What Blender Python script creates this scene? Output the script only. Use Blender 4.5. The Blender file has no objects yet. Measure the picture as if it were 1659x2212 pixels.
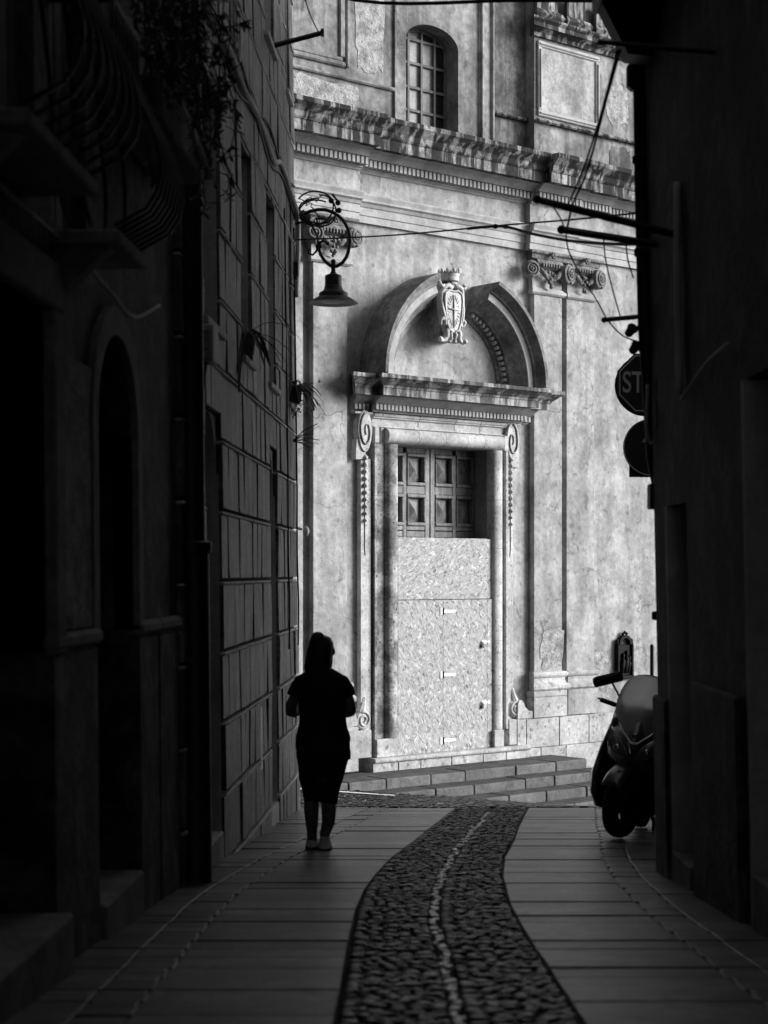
import bpy, bmesh, math, random
from mathutils import Vector, Matrix, Euler
R = math.radians
random.seed(7)
scene = bpy.context.scene
col = scene.collection

# ------------------------------------------------------------------ camera, sky, sun, exposure
cam_d = bpy.data.cameras.new("camera")
cam = bpy.data.objects.new("camera", cam_d)
col.objects.link(cam)
cam.location = (0, 0, 0)
cam.rotation_euler = (R(90), 0, 0)
cam_d.sensor_fit = 'HORIZONTAL'
cam_d.sensor_width = 36
cam_d.lens = 36 * 3700 / 1659
cam_d.shift_y = 132 / 1659
cam_d.clip_end = 600
cam_d.dof.use_dof = True
cam_d.dof.focus_distance = 23.0
cam_d.dof.aperture_fstop = 3.6
scene.camera = cam

SUN_AZ, SUN_EL = 5.0, 18.0          # degrees: azimuth from +X towards +Y, elevation
world = bpy.data.worlds.new("World")
scene.world = world
world.use_nodes = True
wn, wl = world.node_tree.nodes, world.node_tree.links
wn.clear()
sky = wn.new('ShaderNodeTexSky')
sky.sky_type = 'NISHITA'
sky.sun_disc = False
sky.sun_elevation = R(SUN_EL)
sky.sun_rotation = R(90 - SUN_AZ)
bw = wn.new('ShaderNodeRGBToBW')      # black and white photograph
bg = wn.new('ShaderNodeBackground')
bg.inputs[1].default_value = 0.10
wo = wn.new('ShaderNodeOutputWorld')
wl.new(sky.outputs[0], bw.inputs[0]); wl.new(bw.outputs[0], bg.inputs[0]); wl.new(bg.outputs[0], wo.inputs[0])

sun_d = bpy.data.lights.new("sun", 'SUN')
sun_d.energy = 2.2
sun_d.angle = R(26)
sun = bpy.data.objects.new("sun", sun_d)
col.objects.link(sun)
sv = Vector((math.cos(R(SUN_EL)) * math.cos(R(SUN_AZ)), math.cos(R(SUN_EL)) * math.sin(R(SUN_AZ)), math.sin(R(SUN_EL))))
sun.rotation_euler = sv.to_track_quat('Z', 'Y').to_euler()
sun.location = (40, 10, 30)

scene.view_settings.view_transform = 'Standard'
scene.view_settings.look = 'None'
scene.view_settings.gamma = 1
scene.view_settings.exposure = 1.4
scene.render.engine = 'CYCLES'
scene.cycles.max_bounces = 6

# ------------------------------------------------------------------ materials (all grey: the photograph is monochrome)
MAT = {}
def mat(name, c, var=.25, sc=2.0, rough=.85, bump=.25, bsc=25, streak=0.0, ssc=5.0, spots=0.0, spsc=30, rnd=0.0, spec=.3, metal=0.0, grime=None, coat=0.0, srng=(.35, .65), cracks=0.0):
    m = bpy.data.materials.new(name); MAT[name] = m
    m.use_nodes = True
    n, l = m.node_tree.nodes, m.node_tree.links
    b = n['Principled BSDF']
    b.inputs['Roughness'].default_value = rough
    b.inputs['Specular IOR Level'].default_value = spec
    b.inputs['Metallic'].default_value = metal
    if coat: b.inputs['Coat Weight'].default_value = coat; b.inputs['Coat Roughness'].default_value = .12
    geo = n.new('ShaderNodeNewGeometry')
    def noise(scale, detail=6, r=.6, vec=None, dist=0):
        t = n.new('ShaderNodeTexNoise')
        t.inputs['Scale'].default_value = scale; t.inputs['Detail'].default_value = detail; t.inputs['Roughness'].default_value = r
        t.inputs['Distortion'].default_value = dist
        l.new(vec or geo.outputs['Position'], t.inputs['Vector'])
        return t.outputs['Fac']
    def rng(src, a, bb, c0, d0):
        r_ = n.new('ShaderNodeMapRange'); r_.interpolation_type = 'SMOOTHSTEP'
        for i, v in enumerate((a, bb, c0, d0)): r_.inputs[i + 1].default_value = v
        l.new(src, r_.inputs[0]); return r_.outputs[0]
    def mul(x, y):
        q = n.new('ShaderNodeMath'); q.operation = 'MULTIPLY'
        l.new(x, q.inputs[0])
        if isinstance(y, float): q.inputs[1].default_value = y
        else: l.new(y, q.inputs[1])
        return q.outputs[0]
    v = rng(noise(sc, 7, .62), .3, .7, c * (1 - var), c * (1 + var))
    v = mul(v, rng(noise(sc * 7, 4, .7), .3, .7, 1 - var * .6, 1 + var * .6))
    if streak:
        mp = n.new('ShaderNodeMapping'); mp.inputs['Scale'].default_value = (1, 1, .13)
        l.new(geo.outputs['Position'], mp.inputs['Vector'])
        v = mul(v, rng(noise(ssc, 5, .65, mp.outputs[0], .4), srng[0], srng[1], 1 - streak, 1.0))
    if spots:
        v = mul(v, rng(noise(spsc, 3, .55), .60, .68, 1.0, 1 - spots))
    if rnd:
        oi = n.new('ShaderNodeObjectInfo')
        v = mul(v, rng(oi.outputs['Random'], 0, 1, 1 - rnd, 1 + rnd))
    if cracks:
        nz = n.new('ShaderNodeTexNoise'); nz.inputs['Scale'].default_value = 3.0; nz.inputs['Detail'].default_value = 6
        l.new(geo.outputs['Position'], nz.inputs['Vector'])
        mx = n.new('ShaderNodeMix'); mx.data_type = 'VECTOR'; mx.inputs[0].default_value = .35
        l.new(geo.outputs['Position'], mx.inputs[4]); l.new(nz.outputs['Color'], mx.inputs[5])
        vo = n.new('ShaderNodeTexVoronoi'); vo.feature = 'DISTANCE_TO_EDGE'; vo.inputs['Scale'].default_value = 1.1
        l.new(mx.outputs[1], vo.inputs['Vector'])
        ck = rng(vo.outputs['Distance'], .002, .010, 1 - cracks, 1.0)
        gate = rng(noise(.9, 3), .48, .60, 0.0, 1.0)
        m3 = n.new('ShaderNodeMix'); m3.inputs[2].default_value = 1.0
        l.new(gate, m3.inputs[0]); l.new(ck, m3.inputs[3])
        v = mul(v, m3.outputs[0])
    if grime:                                        # (lo, hi, scale): patches of black crust
        v = mul(v, rng(noise(grime[2], 5, .6), grime[0], grime[1], 1.0, grime[3] if len(grime) > 3 else .25))
    cm = n.new('ShaderNodeCombineColor')
    for i in range(3): l.new(v, cm.inputs[i])
    l.new(cm.outputs[0], b.inputs['Base Color'])
    if bump:
        bp = n.new('ShaderNodeBump'); bp.inputs['Strength'].default_value = bump; bp.inputs['Distance'].default_value = .02
        l.new(noise(bsc, 5, .65), bp.inputs['Height']); l.new(bp.outputs[0], b.inputs['Normal'])
    return m

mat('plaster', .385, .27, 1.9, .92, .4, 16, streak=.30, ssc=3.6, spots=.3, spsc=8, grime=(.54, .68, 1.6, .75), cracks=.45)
mat('plaster_attic', .23, .48, 1.1, .92, .3, 14, streak=.5, ssc=3.2, spots=.3, spsc=7, cracks=.55)
mat('plaster_dark_stained', .15, .6, 1.6, .92, .3, 14, streak=.6, ssc=3.5)
mat('plaster_panel', .33, .35, 3, .92, .3, 20, streak=.25, ssc=4)
mat('plaster_fallen', .30, .45, 7, .95, .9, 28, spots=.5, spsc=22)
mat('moulding', .38, .2, 3, .88, .2, 25, streak=.15, ssc=3)
mat('cornice_black', .24, .55, 4, .9, .4, 20, streak=.93, ssc=7.5, srng=(.47, .60), grime=(.5, .62, 3.5, .6))
mat('portal_cornice', .32, .4, 4, .9, .3, 20, streak=.8, ssc=6.5, srng=(.45, .6))
mat('portal_arch', .21, .5, 2.2, .9, .25, 18, streak=.2, ssc=4)
mat('limestone', .43, .28, 3, .85, .35, 30, spots=.55, spsc=26, rnd=.06)
mat('limestone_pitted', .36, .35, 4, .85, .6, 30, spots=.85, spsc=26, rnd=.05, grime=(.45, .6, 3.0, .42))
mat('limestone_block', .40, .3, 2.5, .85, .4, 20, spots=.5, spsc=11, rnd=.1, grime=(.6, .68, 5, .5))
mat('marble', .46, .25, 7, .6, .3, 40, spots=.4, spsc=22)
mat('capital_stone', .17, .4, 9, .9, .7, 40, spots=.6, spsc=28)
mat('granite_tread', .065, .35, 4, .8, .4, 50, spots=.4, spsc=45, rnd=.12)
mat('granite_step', .135, .3, 5, .85, .6, 60, spots=.45, spsc=45, rnd=.14)
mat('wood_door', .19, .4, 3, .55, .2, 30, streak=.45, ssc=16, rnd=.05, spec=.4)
mat('wood_dark', .05, .3, 4, .8, .2, 30, streak=.3, ssc=16)  # one even dark wood for recessed doors and windows
mat('wheel_alloy', .05, .2, 8, .4, .05, 40, spec=.5)
mat('white_metal', .88, .04, 4, .45, 0)
mat('iron', .015, .3, 8, .5, .1, 40, spec=.4)
mat('bronze', .008, .4, 10, .6, .05, 40, spec=.06)
mat('glass_pale', .22, .35, 3, .5, .05, 6, streak=.3, ssc=4, rnd=.15)
mat('glass_dark', .012, .3, 3, .12, 0, spec=.6)
mat('bar_wood', .10, .3, 6, .7, .1, 30)
mat('slab', .115, .4, 1.8, .36, .5, 45, spots=.4, spsc=14, rnd=.32, grime=(.50, .66, 2.6, .4), spec=.5)
mat('joint_fill', .10, .4, 5, .55, .3, 40, spec=.4)
mat('mortar', .045, .3, 6, .95, .5, 40)
mat('cobble', .024, .9, 18, .30, .05, 60, rnd=.7, spec=.4)
mat('cobble_pale', .42, .3, 16, .30, .03, 60, rnd=.3, spec=.6)
mat('earth', .07, .3, 2, .95, .4, 20)
mat('white_bulb_and_sun', .85, .05, 6, .6, .05, 40)  # plain white of the bulb, and sunlight painted as two strips
mat('rustic_block', .19, .45, 3.5, .5, .9, 30, streak=.6, ssc=12, rnd=.28, spots=.45, spsc=12, grime=(.48, .62, 1.3, .5))
mat('rustic_wall', .035, .35, 2.5, .9, .35, 24, streak=.35, ssc=10)
mat('reveal', .55, .2, 3, .85, .15, 20, streak=.2, ssc=6)
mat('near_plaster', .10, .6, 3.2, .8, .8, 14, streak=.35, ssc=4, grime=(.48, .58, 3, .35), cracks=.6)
mat('near_stone', .22, .3, 4, .88, .3, 25)
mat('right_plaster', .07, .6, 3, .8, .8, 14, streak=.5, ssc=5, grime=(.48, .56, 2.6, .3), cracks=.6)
mat('sill_and_glint', .5, .2, 6, .8, .15, 30)  # pale stone of the sills, also the painted glints on the block courses
mat('cable_grey', .5, .2, 14, .7, .1, 40)
mat('cable_black', .012, .3, 10, .6, 0)
mat('box_grey', .5, .12, 6, .6, .05, 30)
mat('shutter_wood', .14, .25, 5, .7, .15, 30, streak=.3, ssc=14)
mat('leaf', .05, .4, 9, .6, .1, 30, rnd=.2)
mat('leaf_pale', .12, .4, 9, .55, .1, 30)
mat('terracotta', .12, .25, 8, .85, .15, 30)
mat('skin', .11, .12, 8, .6, .06, 60)
mat('hair', .012, .4, 30, .5, .35, 90, streak=.3, ssc=50)
mat('cloth_black', .012, .3, 8, .9, .3, 60)
mat('cloth_dark', .014, .3, 8, .9, .25, 60)
mat('shoe', .6, .3, 20, .7, .1, 40)
mat('scooter_paint', .06, .15, 4, .28, 0, coat=1.0, spec=.5)
mat('scooter_plastic', .014, .3, 10, .5, .08, 60)
mat('rubber', .012, .3, 20, .8, .25, 50)
mat('chrome', .5, .1, 5, .18, 0, metal=1.0)
mat('windscreen', .55, .1, 3, .40, 0, spec=.5)
MAT['windscreen'].node_tree.nodes['Principled BSDF'].inputs['Transmission Weight'].default_value = .8
mat('lens', .22, .35, 14, .1, 0, spec=.6)
mat('sign_face', .07, .15, 6, .5, .02, 30)
mat('sign_white', .95, .04, 6, .5, .02, 30)

def osb(name, horiz):
    m = bpy.data.materials.new(name); MAT[name] = m
    m.use_nodes = True
    n, l = m.node_tree.nodes, m.node_tree.links
    b = n['Principled BSDF']; b.inputs['Roughness'].default_value = .75
    tc = n.new('ShaderNodeTexCoord')
    outs = []
    for k, (ang, sx, sz) in enumerate(((14, 66, 14), (-20, 58, 12), (52, 74, 24), (-64, 80, 26))):
        mp = n.new('ShaderNodeMapping'); mp.vector_type = 'TEXTURE' if False else 'POINT'
        a = ang + (90 if horiz else 0)
        mp.inputs['Rotation'].default_value = (0, R(a), 0)
        l.new(tc.outputs['Object'], mp.inputs['Vector'])
        m2 = n.new('ShaderNodeMapping'); m2.inputs['Scale'].default_value = (sx, 1, sz); m2.inputs['Location'].default_value = (k * 3.1, 0, k * 1.7)
        l.new(mp.outputs[0], m2.inputs['Vector'])
        nz = n.new('ShaderNodeTexNoise'); nz.inputs['Scale'].default_value = .35; l.new(m2.outputs[0], nz.inputs['Vector'])
        ad = n.new('ShaderNodeMix'); ad.data_type = 'VECTOR'; ad.inputs[0].default_value = .12
        l.new(m2.outputs[0], ad.inputs[4]); l.new(nz.outputs['Color'], ad.inputs[5])
        v = n.new('ShaderNodeTexVoronoi'); v.inputs['Scale'].default_value = .8; v.inputs['Randomness'].default_value = 1
        l.new(ad.outputs[1], v.inputs['Vector'])
        sp = n.new('ShaderNodeSeparateColor'); l.new(v.outputs['Color'], sp.inputs[0])
        outs.append(sp)
    # pick layer by random channel so flakes overlap
    cur = outs[0].outputs[0]
    for o in outs[1:]:
        g = n.new('ShaderNodeMath'); g.operation = 'GREATER_THAN'; g.inputs[1].default_value = .55; l.new(o.outputs[1], g.inputs[0])
        mx = n.new('ShaderNodeMix'); l.new(g.outputs[0], mx.inputs[0]); l.new(cur, mx.inputs[2]); l.new(o.outputs[0], mx.inputs[3]); cur = mx.outputs[0]
    cr = n.new('ShaderNodeValToRGB')
    e = cr.color_ramp.elements
    e[0].position = 0; e[0].color = (.09, .09, .09, 1)
    e[1].position = 1; e[1].color = (.62, .62, .62, 1)
    for p, c in ((.07, .20), (.30, .32), (.75, .38), (.93, .48)):
        x = e.new(p); x.color = (c, c, c, 1)
    l.new(cur, cr.inputs[0]); l.new(cr.outputs[0], b.inputs['Base Color'])
    bp = n.new('ShaderNodeBump'); bp.inputs['Strength'].default_value = .15; bp.inputs['Distance'].default_value = .01
    l.new(cur, bp.inputs['Height']); l.new(bp.outputs[0], b.inputs['Normal'])
osb('osb_vertical', True); osb('osb_horizontal', False)

# ------------------------------------------------------------------ mesh helpers
class MB:
    def __init__(s): s.v = []; s.f = []
    def add(s, vs, fs):
        o = len(s.v); s.v += [tuple(p) for p in vs]; s.f += [tuple(i + o for i in f) for f in fs]; return s
    def bx(s, x0, x1, y0, y1, z0, z1):
        return s.add([(x0,y0,z0),(x1,y0,z0),(x1,y1,z0),(x0,y1,z0),(x0,y0,z1),(x1,y0,z1),(x1,y1,z1),(x0,y1,z1)],
                     [(0,3,2,1),(4,5,6,7),(0,1,5,4),(1,2,6,5),(2,3,7,6),(3,0,4,7)])
    def prism(s, poly, y0, y1):                       # polygon in x,z extruded along y
        n = len(poly)
        vs = [(x, y0, z) for x, z in poly] + [(x, y1, z) for x, z in poly]
        return s.add(vs, [tuple(range(n)), tuple(range(2*n-1, n-1, -1))] + [(i, (i+1) % n, n+(i+1) % n, n+i)[::-1] for i in range(n)])
    def prof(s, pts, u0, u1, mit=None, base=0.0):      # profile [(d,z)] extruded along u; mitred returns
        n = len(pts); vs = []
        for e, u in ((-1, u0), (1, u1)):
            for d, z in pts:
                k = max(0, d - base) if mit and (mit in ('both', 'l' if e < 0 else 'r')) else 0
                vs.append((u + e * k, -d, z))
        return s.add(vs, [tuple(range(n)), tuple(range(2*n-1, n-1, -1))] + [(i, n+i, n+(i+1) % n, (i+1) % n) for i in range(n)])
    def tube(s, pts, r, n=8, caps=True):
        P = [Vector(p) for p in pts]; m = len(P)
        rr = r if isinstance(r, (list, tuple)) else [r] * m
        up = Vector((0, 0, 1)); rings = []; prev = None
        for i in range(m):
            t = (P[min(i+1, m-1)] - P[max(i-1, 0)]).normalized()
            if prev is None:
                a = up if abs(t.dot(up)) < .95 else Vector((1, 0, 0))
                x = t.cross(a).normalized()
            else:
                x = (prev - t * prev.dot(t)).normalized()
            prev = x; y = t.cross(x)
            rings.append([P[i] + (x * math.cos(2*math.pi*k/n) + y * math.sin(2*math.pi*k/n)) * rr[i] for k in range(n)])
        o = len(s.v); s.v += [tuple(p) for q in rings for p in q]
        for i in range(m - 1):
            for k in range(n):
                s.f.append((o+i*n+k, o+i*n+(k+1) % n, o+(i+1)*n+(k+1) % n, o+(i+1)*n+k))
        if caps:
            s.f.append(tuple(o+k for k in range(n))[::-1]); s.f.append(tuple(o+(m-1)*n+k for k in range(n)))
        return s
    def lathe(s, prof, n=20, c=(0, 0, 0), ax='z'):
        vs = []
        for r, h in prof:
            for k in range(n):
                a = 2*math.pi*k/n; p = (r*math.cos(a), r*math.sin(a), h)
                if ax == 'y': p = (p[0], p[2], p[1])
                if ax == 'x': p = (p[2], p[0], p[1])
                vs.append((p[0]+c[0], p[1]+c[1], p[2]+c[2]))
        fs = [(i*n+k, i*n+(k+1) % n, (i+1)*n+(k+1) % n, (i+1)*n+k) for i in range(len(prof)-1) for k in range(n)]
        fs += [tuple(range(n))[::-1], tuple((len(prof)-1)*n+k for k in range(n))]
        return s.add(vs, fs)
    def ball(s, c, r, n=10, m=6):
        rx, ry, rz = r if isinstance(r, (tuple, list)) else (r, r, r)
        vs = [(c[0], c[1], c[2]-rz)]
        for j in range(1, m):
            b = -math.pi/2 + math.pi*j/m
            vs += [(c[0]+rx*math.cos(b)*math.cos(2*math.pi*k/n), c[1]+ry*math.cos(b)*math.sin(2*math.pi*k/n), c[2]+rz*math.sin(b)) for k in range(n)]
        vs.append((c[0], c[1], c[2]+rz)); L = len(vs)-1
        fs = [(0, 1+(k+1) % n, 1+k) for k in range(n)]
        for j in range(m-2):
            fs += [(1+j*n+k, 1+j*n+(k+1) % n, 1+(j+1)*n+(k+1) % n, 1+(j+1)*n+k) for k in range(n)]
        fs += [(1+(m-2)*n+k, 1+(m-2)*n+(k+1) % n, L) for k in range(n)]
        return s.add(vs, fs)
    def loft(s, secs, n=20):                          # stacked ellipses (cx,cy,cz,rx,ry)
        vs = []
        for cx, cy, cz, rx, ry in secs:
            vs += [(cx+rx*math.cos(2*math.pi*k/n), cy+ry*math.sin(2*math.pi*k/n), cz) for k in range(n)]
        m = len(secs)
        fs = [(i*n+k, i*n+(k+1) % n, (i+1)*n+(k+1) % n, (i+1)*n+k) for i in range(m-1) for k in range(n)]
        fs += [tuple(range(n))[::-1], tuple((m-1)*n+k for k in range(n))]
        return s.add(vs, fs)
    def arc(s, pts, a0, a1, cu, cz, n=28):             # profile [(r,d)] swept round an arc in the facade plane
        m = len(pts); vs = []
        for i in range(n+1):
            a = a0+(a1-a0)*i/n
            vs += [(cu+r*math.cos(a), -d, cz+r*math.sin(a)) for r, d in pts]
        fs = [(i*m+k, i*m+(k+1) % m, (i+1)*m+(k+1) % m, (i+1)*m+k) for i in range(n) for k in range(m)]
        fs += [tuple(range(m))[::-1], tuple(n*m+k for k in range(m))]
        return s.add(vs, fs)
    def xf(s, M):
        s.v = [tuple(M @ Vector(p)) for p in s.v]; return s

def tag(o, label=None, cat=None, group=None, kind=None):
    for k, v in (('label', label), ('category', cat), ('group', group), ('kind', kind)):
        if v: o[k] = v
    return o
def empty(name, loc=(0,0,0), label=None, cat=None, group=None, rot=(0,0,0)):
    o = bpy.data.objects.new(name, None); o.location = loc; o.rotation_euler = rot; o.empty_display_size = .1
    col.objects.link(o); return tag(o, label, cat, group)
def fixn(me):
    bm = bmesh.new(); bm.from_mesh(me); bmesh.ops.recalc_face_normals(bm, faces=bm.faces); bm.to_mesh(me); bm.free()
def mesh(name, mb, m, smooth=False):
    me = bpy.data.meshes.new(name); me.from_pydata(mb.v, [], mb.f); fixn(me)
    me.materials.append(MAT[m])
    if smooth:
        me.shade_smooth() if smooth is True else me.shade_smooth()
    return me
def root_loc(p):
    v = Vector((0, 0, 0))
    while p is not None: v += p.location; p = p.parent
    return v
def obj(name, mb, m, parent=None, smooth=False, bev=0.0, world=False, loc=(0,0,0), rot=(0,0,0), bseg=1):
    """one mesh object; world=True: the vertices are world coordinates and the parents are unrotated"""
    if world:
        o0 = root_loc(parent); mb.v = [(x-o0.x, y-o0.y, z-o0.z) for x, y, z in mb.v]
    o = bpy.data.objects.new(name, mesh(name, mb, m, smooth)); o.location = loc; o.rotation_euler = rot
    col.objects.link(o); o.parent = parent
    if bev:
        b = o.modifiers.new('bevel', 'BEVEL'); b.width = bev; b.segments = bseg; b.limit_method = 'ANGLE'; b.angle_limit = R(40)
    if smooth == 'auto':
        e = o.modifiers.new('edge', 'EDGE_SPLIT'); e.split_angle = R(38)
    return o
def inst(name, me, parent, loc=(0,0,0), rot=(0,0,0), scale=(1,1,1)):
    o = bpy.data.objects.new(name, me); o.location = loc; o.rotation_euler = rot; o.scale = scale
    col.objects.link(o); o.parent = parent; return o
def top(name, mb, m, base, label, cat, group=None, **k):
    """a thing made of one mesh; verts in world coordinates, origin at its base"""
    mb.v = [(x-base[0], y-base[1], z-base[2]) for x, y, z in mb.v]
    return tag(obj(name, mb, m, None, loc=base, **k), label, cat, group)
def arc_wall(mb, u0, u1, z0, z1, o0, o1, ob, osp, rise, yf, yb, n=16):
    """wall with one arched opening (o0..o1, bottom ob, springing osp, rise)"""
    mb.bx(u0, o0, yf, yb, z0, z1); mb.bx(o1, u1, yf, yb, z0, z1)
    if ob > z0: mb.bx(o0, o1, yf, yb, z0, ob)
    c, h = (o0+o1)/2, (o1-o0)/2
    pts = [(c-h*math.cos(math.pi*i/n), osp+rise*math.sin(math.pi*i/n)) for i in range(n+1)]
    for (xa, za), (xb, zb) in zip(pts, pts[1:]):
        mb.prism([(xa, za), (xb, zb), (xb, z1), (xa, z1)], yf, yb)
    return mb

# ------------------------------------------------------------------ ground
H0, SLOPE, Y_END = 1.107, .0762, 18.2
def gz(x, y):
    if y <= Y_END: return -(H0 + SLOPE * y)
    k = .0762 + .0205 * max(-2.5, min(6.0, x + .54))
    yy = min(y, 40)
    return -(H0 + SLOPE * Y_END) - (yy - Y_END) * k
def interp(tab, y):
    if y <= tab[0][0]: return tab[0][1]
    for (a, p), (b, q) in zip(tab, tab[1:]):
        if y <= b: return p + (q-p) * (y-a) / (b-a)
    (a, p), (b, q) = tab[-2:]
    return q + (q-p) / (b-a) * (y-b)
CH_L = [(5.9, -.162), (7.26, -.155), (8.12, -.153), (9.2, -.142), (10.3, -.10), (11.2, -.035), (12.17, .046), (13.63, .229), (15.6, .46), (17.8, .724)]
CH_R = [(5.9, .685), (7.2, .679), (8.2, .672), (9.47, .684), (10.99, .75), (12.39, .861), (13.9, 1.045), (15.6, 1.22), (17.24, 1.413)]
CH_C = [(5.9, .263), (7.4, .263), (8.12, .255), (8.85, .261), (9.88, .302), (11.17, .387), (13.1, .57), (15.66, .872), (17.5, 1.08)]
cl = lambda y: interp(CH_L, y)
cr_ = lambda y: interp(CH_R, y)
cc = lambda y: interp(CH_C, y)
WL = lambda y, z=0: -1.68 + .042 * y - .009 * (z + 2.4)       # face of the left-hand buildings
WR = 1.79                                                     # face of the right-hand building

g = MB()
xs = [-60, -25, -10, -6, -4, -3, -2, -1, 0, 1, 2, 3, 4, 6, 8, 12, 25, 60]
ys = [-20, -10, 0, 6, 12, 15, 17, Y_END] + [Y_END + .5*i for i in range(1, 24)] + [32, 40, 60, 90]
for y in ys:
    for x in xs: g.v.append((x, y, gz(x, y) - .03))
nx = len(xs)
for j in range(len(ys)-1):
    for i in range(nx-1): g.f.append((j*nx+i, j*nx+i+1, (j+1)*nx+i+1, (j+1)*nx+i))
tag(obj('ground', g, 'earth'), kind='structure', label='dark ground under the alley and the cross street')

# alley paving: slabs in cross rows, with a narrow strip of short slabs running along each side
pav = MB()
yy = [-8, 0, 5, 10, 15, Y_END]
for y in yy:
    pav.v += [(-2.2, y, gz(0, y)-.007), (2.9, y, gz(0, y)-.007)]
pav.f = [(2*i, 2*i+1, 2*i+3, 2*i+2) for i in range(len(yy)-1)]
paving = tag(obj('street_paving', pav, 'joint_fill'), kind='structure', label='grey stone slab paving sloping down the alley')
def slab_mesh(mb, xa0, xb0, xa1, xb1, y0, y1, dz):
    gp = .004
    y0 += gp; y1 -= gp
    c = .003
    def P(x, y, z): return (x, y, gz(x, y) + z + dz)
    vs = [P(xa0+gp, y0, -.04), P(xb0-gp, y0, -.04), P(xb1-gp, y1, -.04), P(xa1+gp, y1, -.04),
          P(xa0+gp, y0, -c), P(xb0-gp, y0, -c), P(xb1-gp, y1, -c), P(xa1+gp, y1, -c),
          P(xa0+gp+c, y0+c, 0), P(xb0-gp-c, y0+c, 0), P(xb1-gp-c, y1-c, 0), P(xa1+gp+c, y1-c, 0)]
    mb.add(vs, [(0,1,5,4),(1,2,6,5),(2,3,7,6),(3,0,4,7),(4,5,9,8),(5,6,10,9),(6,7,11,10),(7,4,8,11),(8,9,10,11)])
y = 4.6; rows = []
while y < Y_END - .1:
    h = random.uniform(.24, .40); rows.append((y, min(y+h, Y_END))); y += h
if rows[-1][1] < Y_END: rows[-1] = (rows[-1][0], Y_END)
for y0, y1 in rows:
    for side in (-1, 1):
        if side < 0:
            e0, e1 = cl(y0), cl(y1); st0, st1 = -2.05, -2.05
            j1, j2 = random.uniform(-.005, .005), random.uniform(-.005, .005); cuts = [(e0-.012, e1-.012), (e0-.73+j1, e1-.73+j1), (e0-.94+j2, e1-.94+j2), (st0, st1)]
        else:
            e0, e1 = cr_(y0), cr_(y1)
            j1, j2 = random.uniform(-.005, .005), random.uniform(-.005, .005); cuts = [(e0+.012, e1+.012), (e0+.71+j1, e1+.71+j1), (e0+.90+j2, e1+.90+j2), (2.75, 2.75)]
        for k in range(3):
            (a0, a1), (b0, b1) = cuts[k], cuts[k+1]
            lo0, lo1, hi0, hi1 = min(a0, b0), min(a1, b1), max(a0, b0), max(a1, b1)
            if hi0-lo0 < .08 or hi1-lo1 < .08: continue
            m_ = MB(); dz = random.uniform(-.004, .004)
            if k == 1:                                 # strip of alternating wide and narrow setts
                ym = y0+.58*(y1-y0); lm, hm = lo0+.58*(lo1-lo0), hi0+.58*(hi1-hi0)
                slab_mesh(m_, lo0, hi0, lm, hm, y0, ym+.004, dz); obj('slab', m_, 'slab', paving)
                m_ = MB(); slab_mesh(m_, lm+.015, hm-.015, lo1+.015, hi1-.015, ym-.003, y1, dz); obj('slab', m_, 'slab', paving)
                continue
            slab_mesh(m_, lo0, hi0, lo1, hi1, y0, y1, dz)
            obj('slab', m_, 'slab', paving)
far = MB(); y = -8
while y < 4.6:
    y1 = min(y+.43, 4.6)
    slab_mesh(far, -2.05, cl(y)-.03, -2.05, cl(y1)-.03, y, y1, 0); slab_mesh(far, cr_(y)+.03, 2.75, cr_(y1)+.03, 2.75, y, y1, 0)
    y = y1
tag(obj('slab_run', far, 'slab', paving), kind='stuff')

# cobbled channel winding down the middle
chb = MB()
N = 60
for i in range(N+1):
    y = -8 + (Y_END+8) * i / N
    chb.v += [(cl(y)-.03, y, gz(0, y)-.004), (cr_(y)+.03, y, gz(0, y)-.004)]
chb.f = [(2*i, 2*i+1, 2*i+3, 2*i+2) for i in range(N)]
channel = tag(obj('cobbled_channel', chb, 'mortar'), kind='structure', label='winding strip of dark cobbles in the middle of the alley')
def cobble_shape(n=8):
    mb = MB(); prof = [(1.0, -.5), (.98, .35), (.82, .8), (.45, 1.0)]
    vs = []
    for r, h in prof:
        for k in range(n):
            a = 2*math.pi*(k+.5)/n
            sx = math.copysign(abs(math.cos(a))**.6, math.cos(a)); sy = math.copysign(abs(math.sin(a))**.6, math.sin(a))
            vs.append((r*sx, r*sy, h))
    fs = [(i*n+k, i*n+(k+1) % n, (i+1)*n+(k+1) % n, (i+1)*n+k) for i in range(3) for k in range(n)] + [tuple(3*n+k for k in range(n))]
    return mb.add(vs, fs)
cob_me = mesh('cobble', cobble_shape(), 'cobble', True)
cobp_me = mesh('pale_cobble', MB().add([(-1, -1, -.5), (1, -1, -.5), (1, 1, -.5), (-1, 1, -.5), (-1, -1, .8), (1, -1, .8), (1, 1, .8), (-1, 1, .8), (-.8, -.8, 1), (.8, -.85, 1), (.85, .8, 1), (-.85, .8, 1)], [(0,1,5,4),(1,2,6,5),(2,3,7,6),(3,0,4,7),(4,5,9,8),(5,6,10,9),(6,7,11,10),(7,4,8,11),(8,9,10,11)]), 'cobble_pale')
cobs = []; y = -2.0
while y < Y_END:
    rowh = random.uniform(.032, .048)
    a, b = cl(y)-.004, cr_(y)+.004; c = cc(y)
    for xa, xb in ((a, c-.026), (c+.026, b)):
        x = xa
        while x < xb - .025:
            w = random.uniform(.05, .095)
            if xb - x - w < .03: w = xb - x
            cobs.append((x+w/2, y+rowh/2+random.uniform(-.010, .010), w/2*.93, rowh/2*.92, random.uniform(.008, .022), random.uniform(-.25, .25)))
            x += w
    y += rowh
def cob_xf(c):
    x, y, rx, ry, h, a = c
    return Matrix.Translation((x, y, gz(x, y)-.008)) @ Matrix.Rotation(math.atan(-SLOPE), 4, 'X') @ Matrix.Rotation(a, 4, 'Z') @ Matrix.Diagonal((rx, ry, h, 1))
vis = sorted([c for c in cobs if c[1] > 6.0], key=lambda c: c[1])
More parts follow.
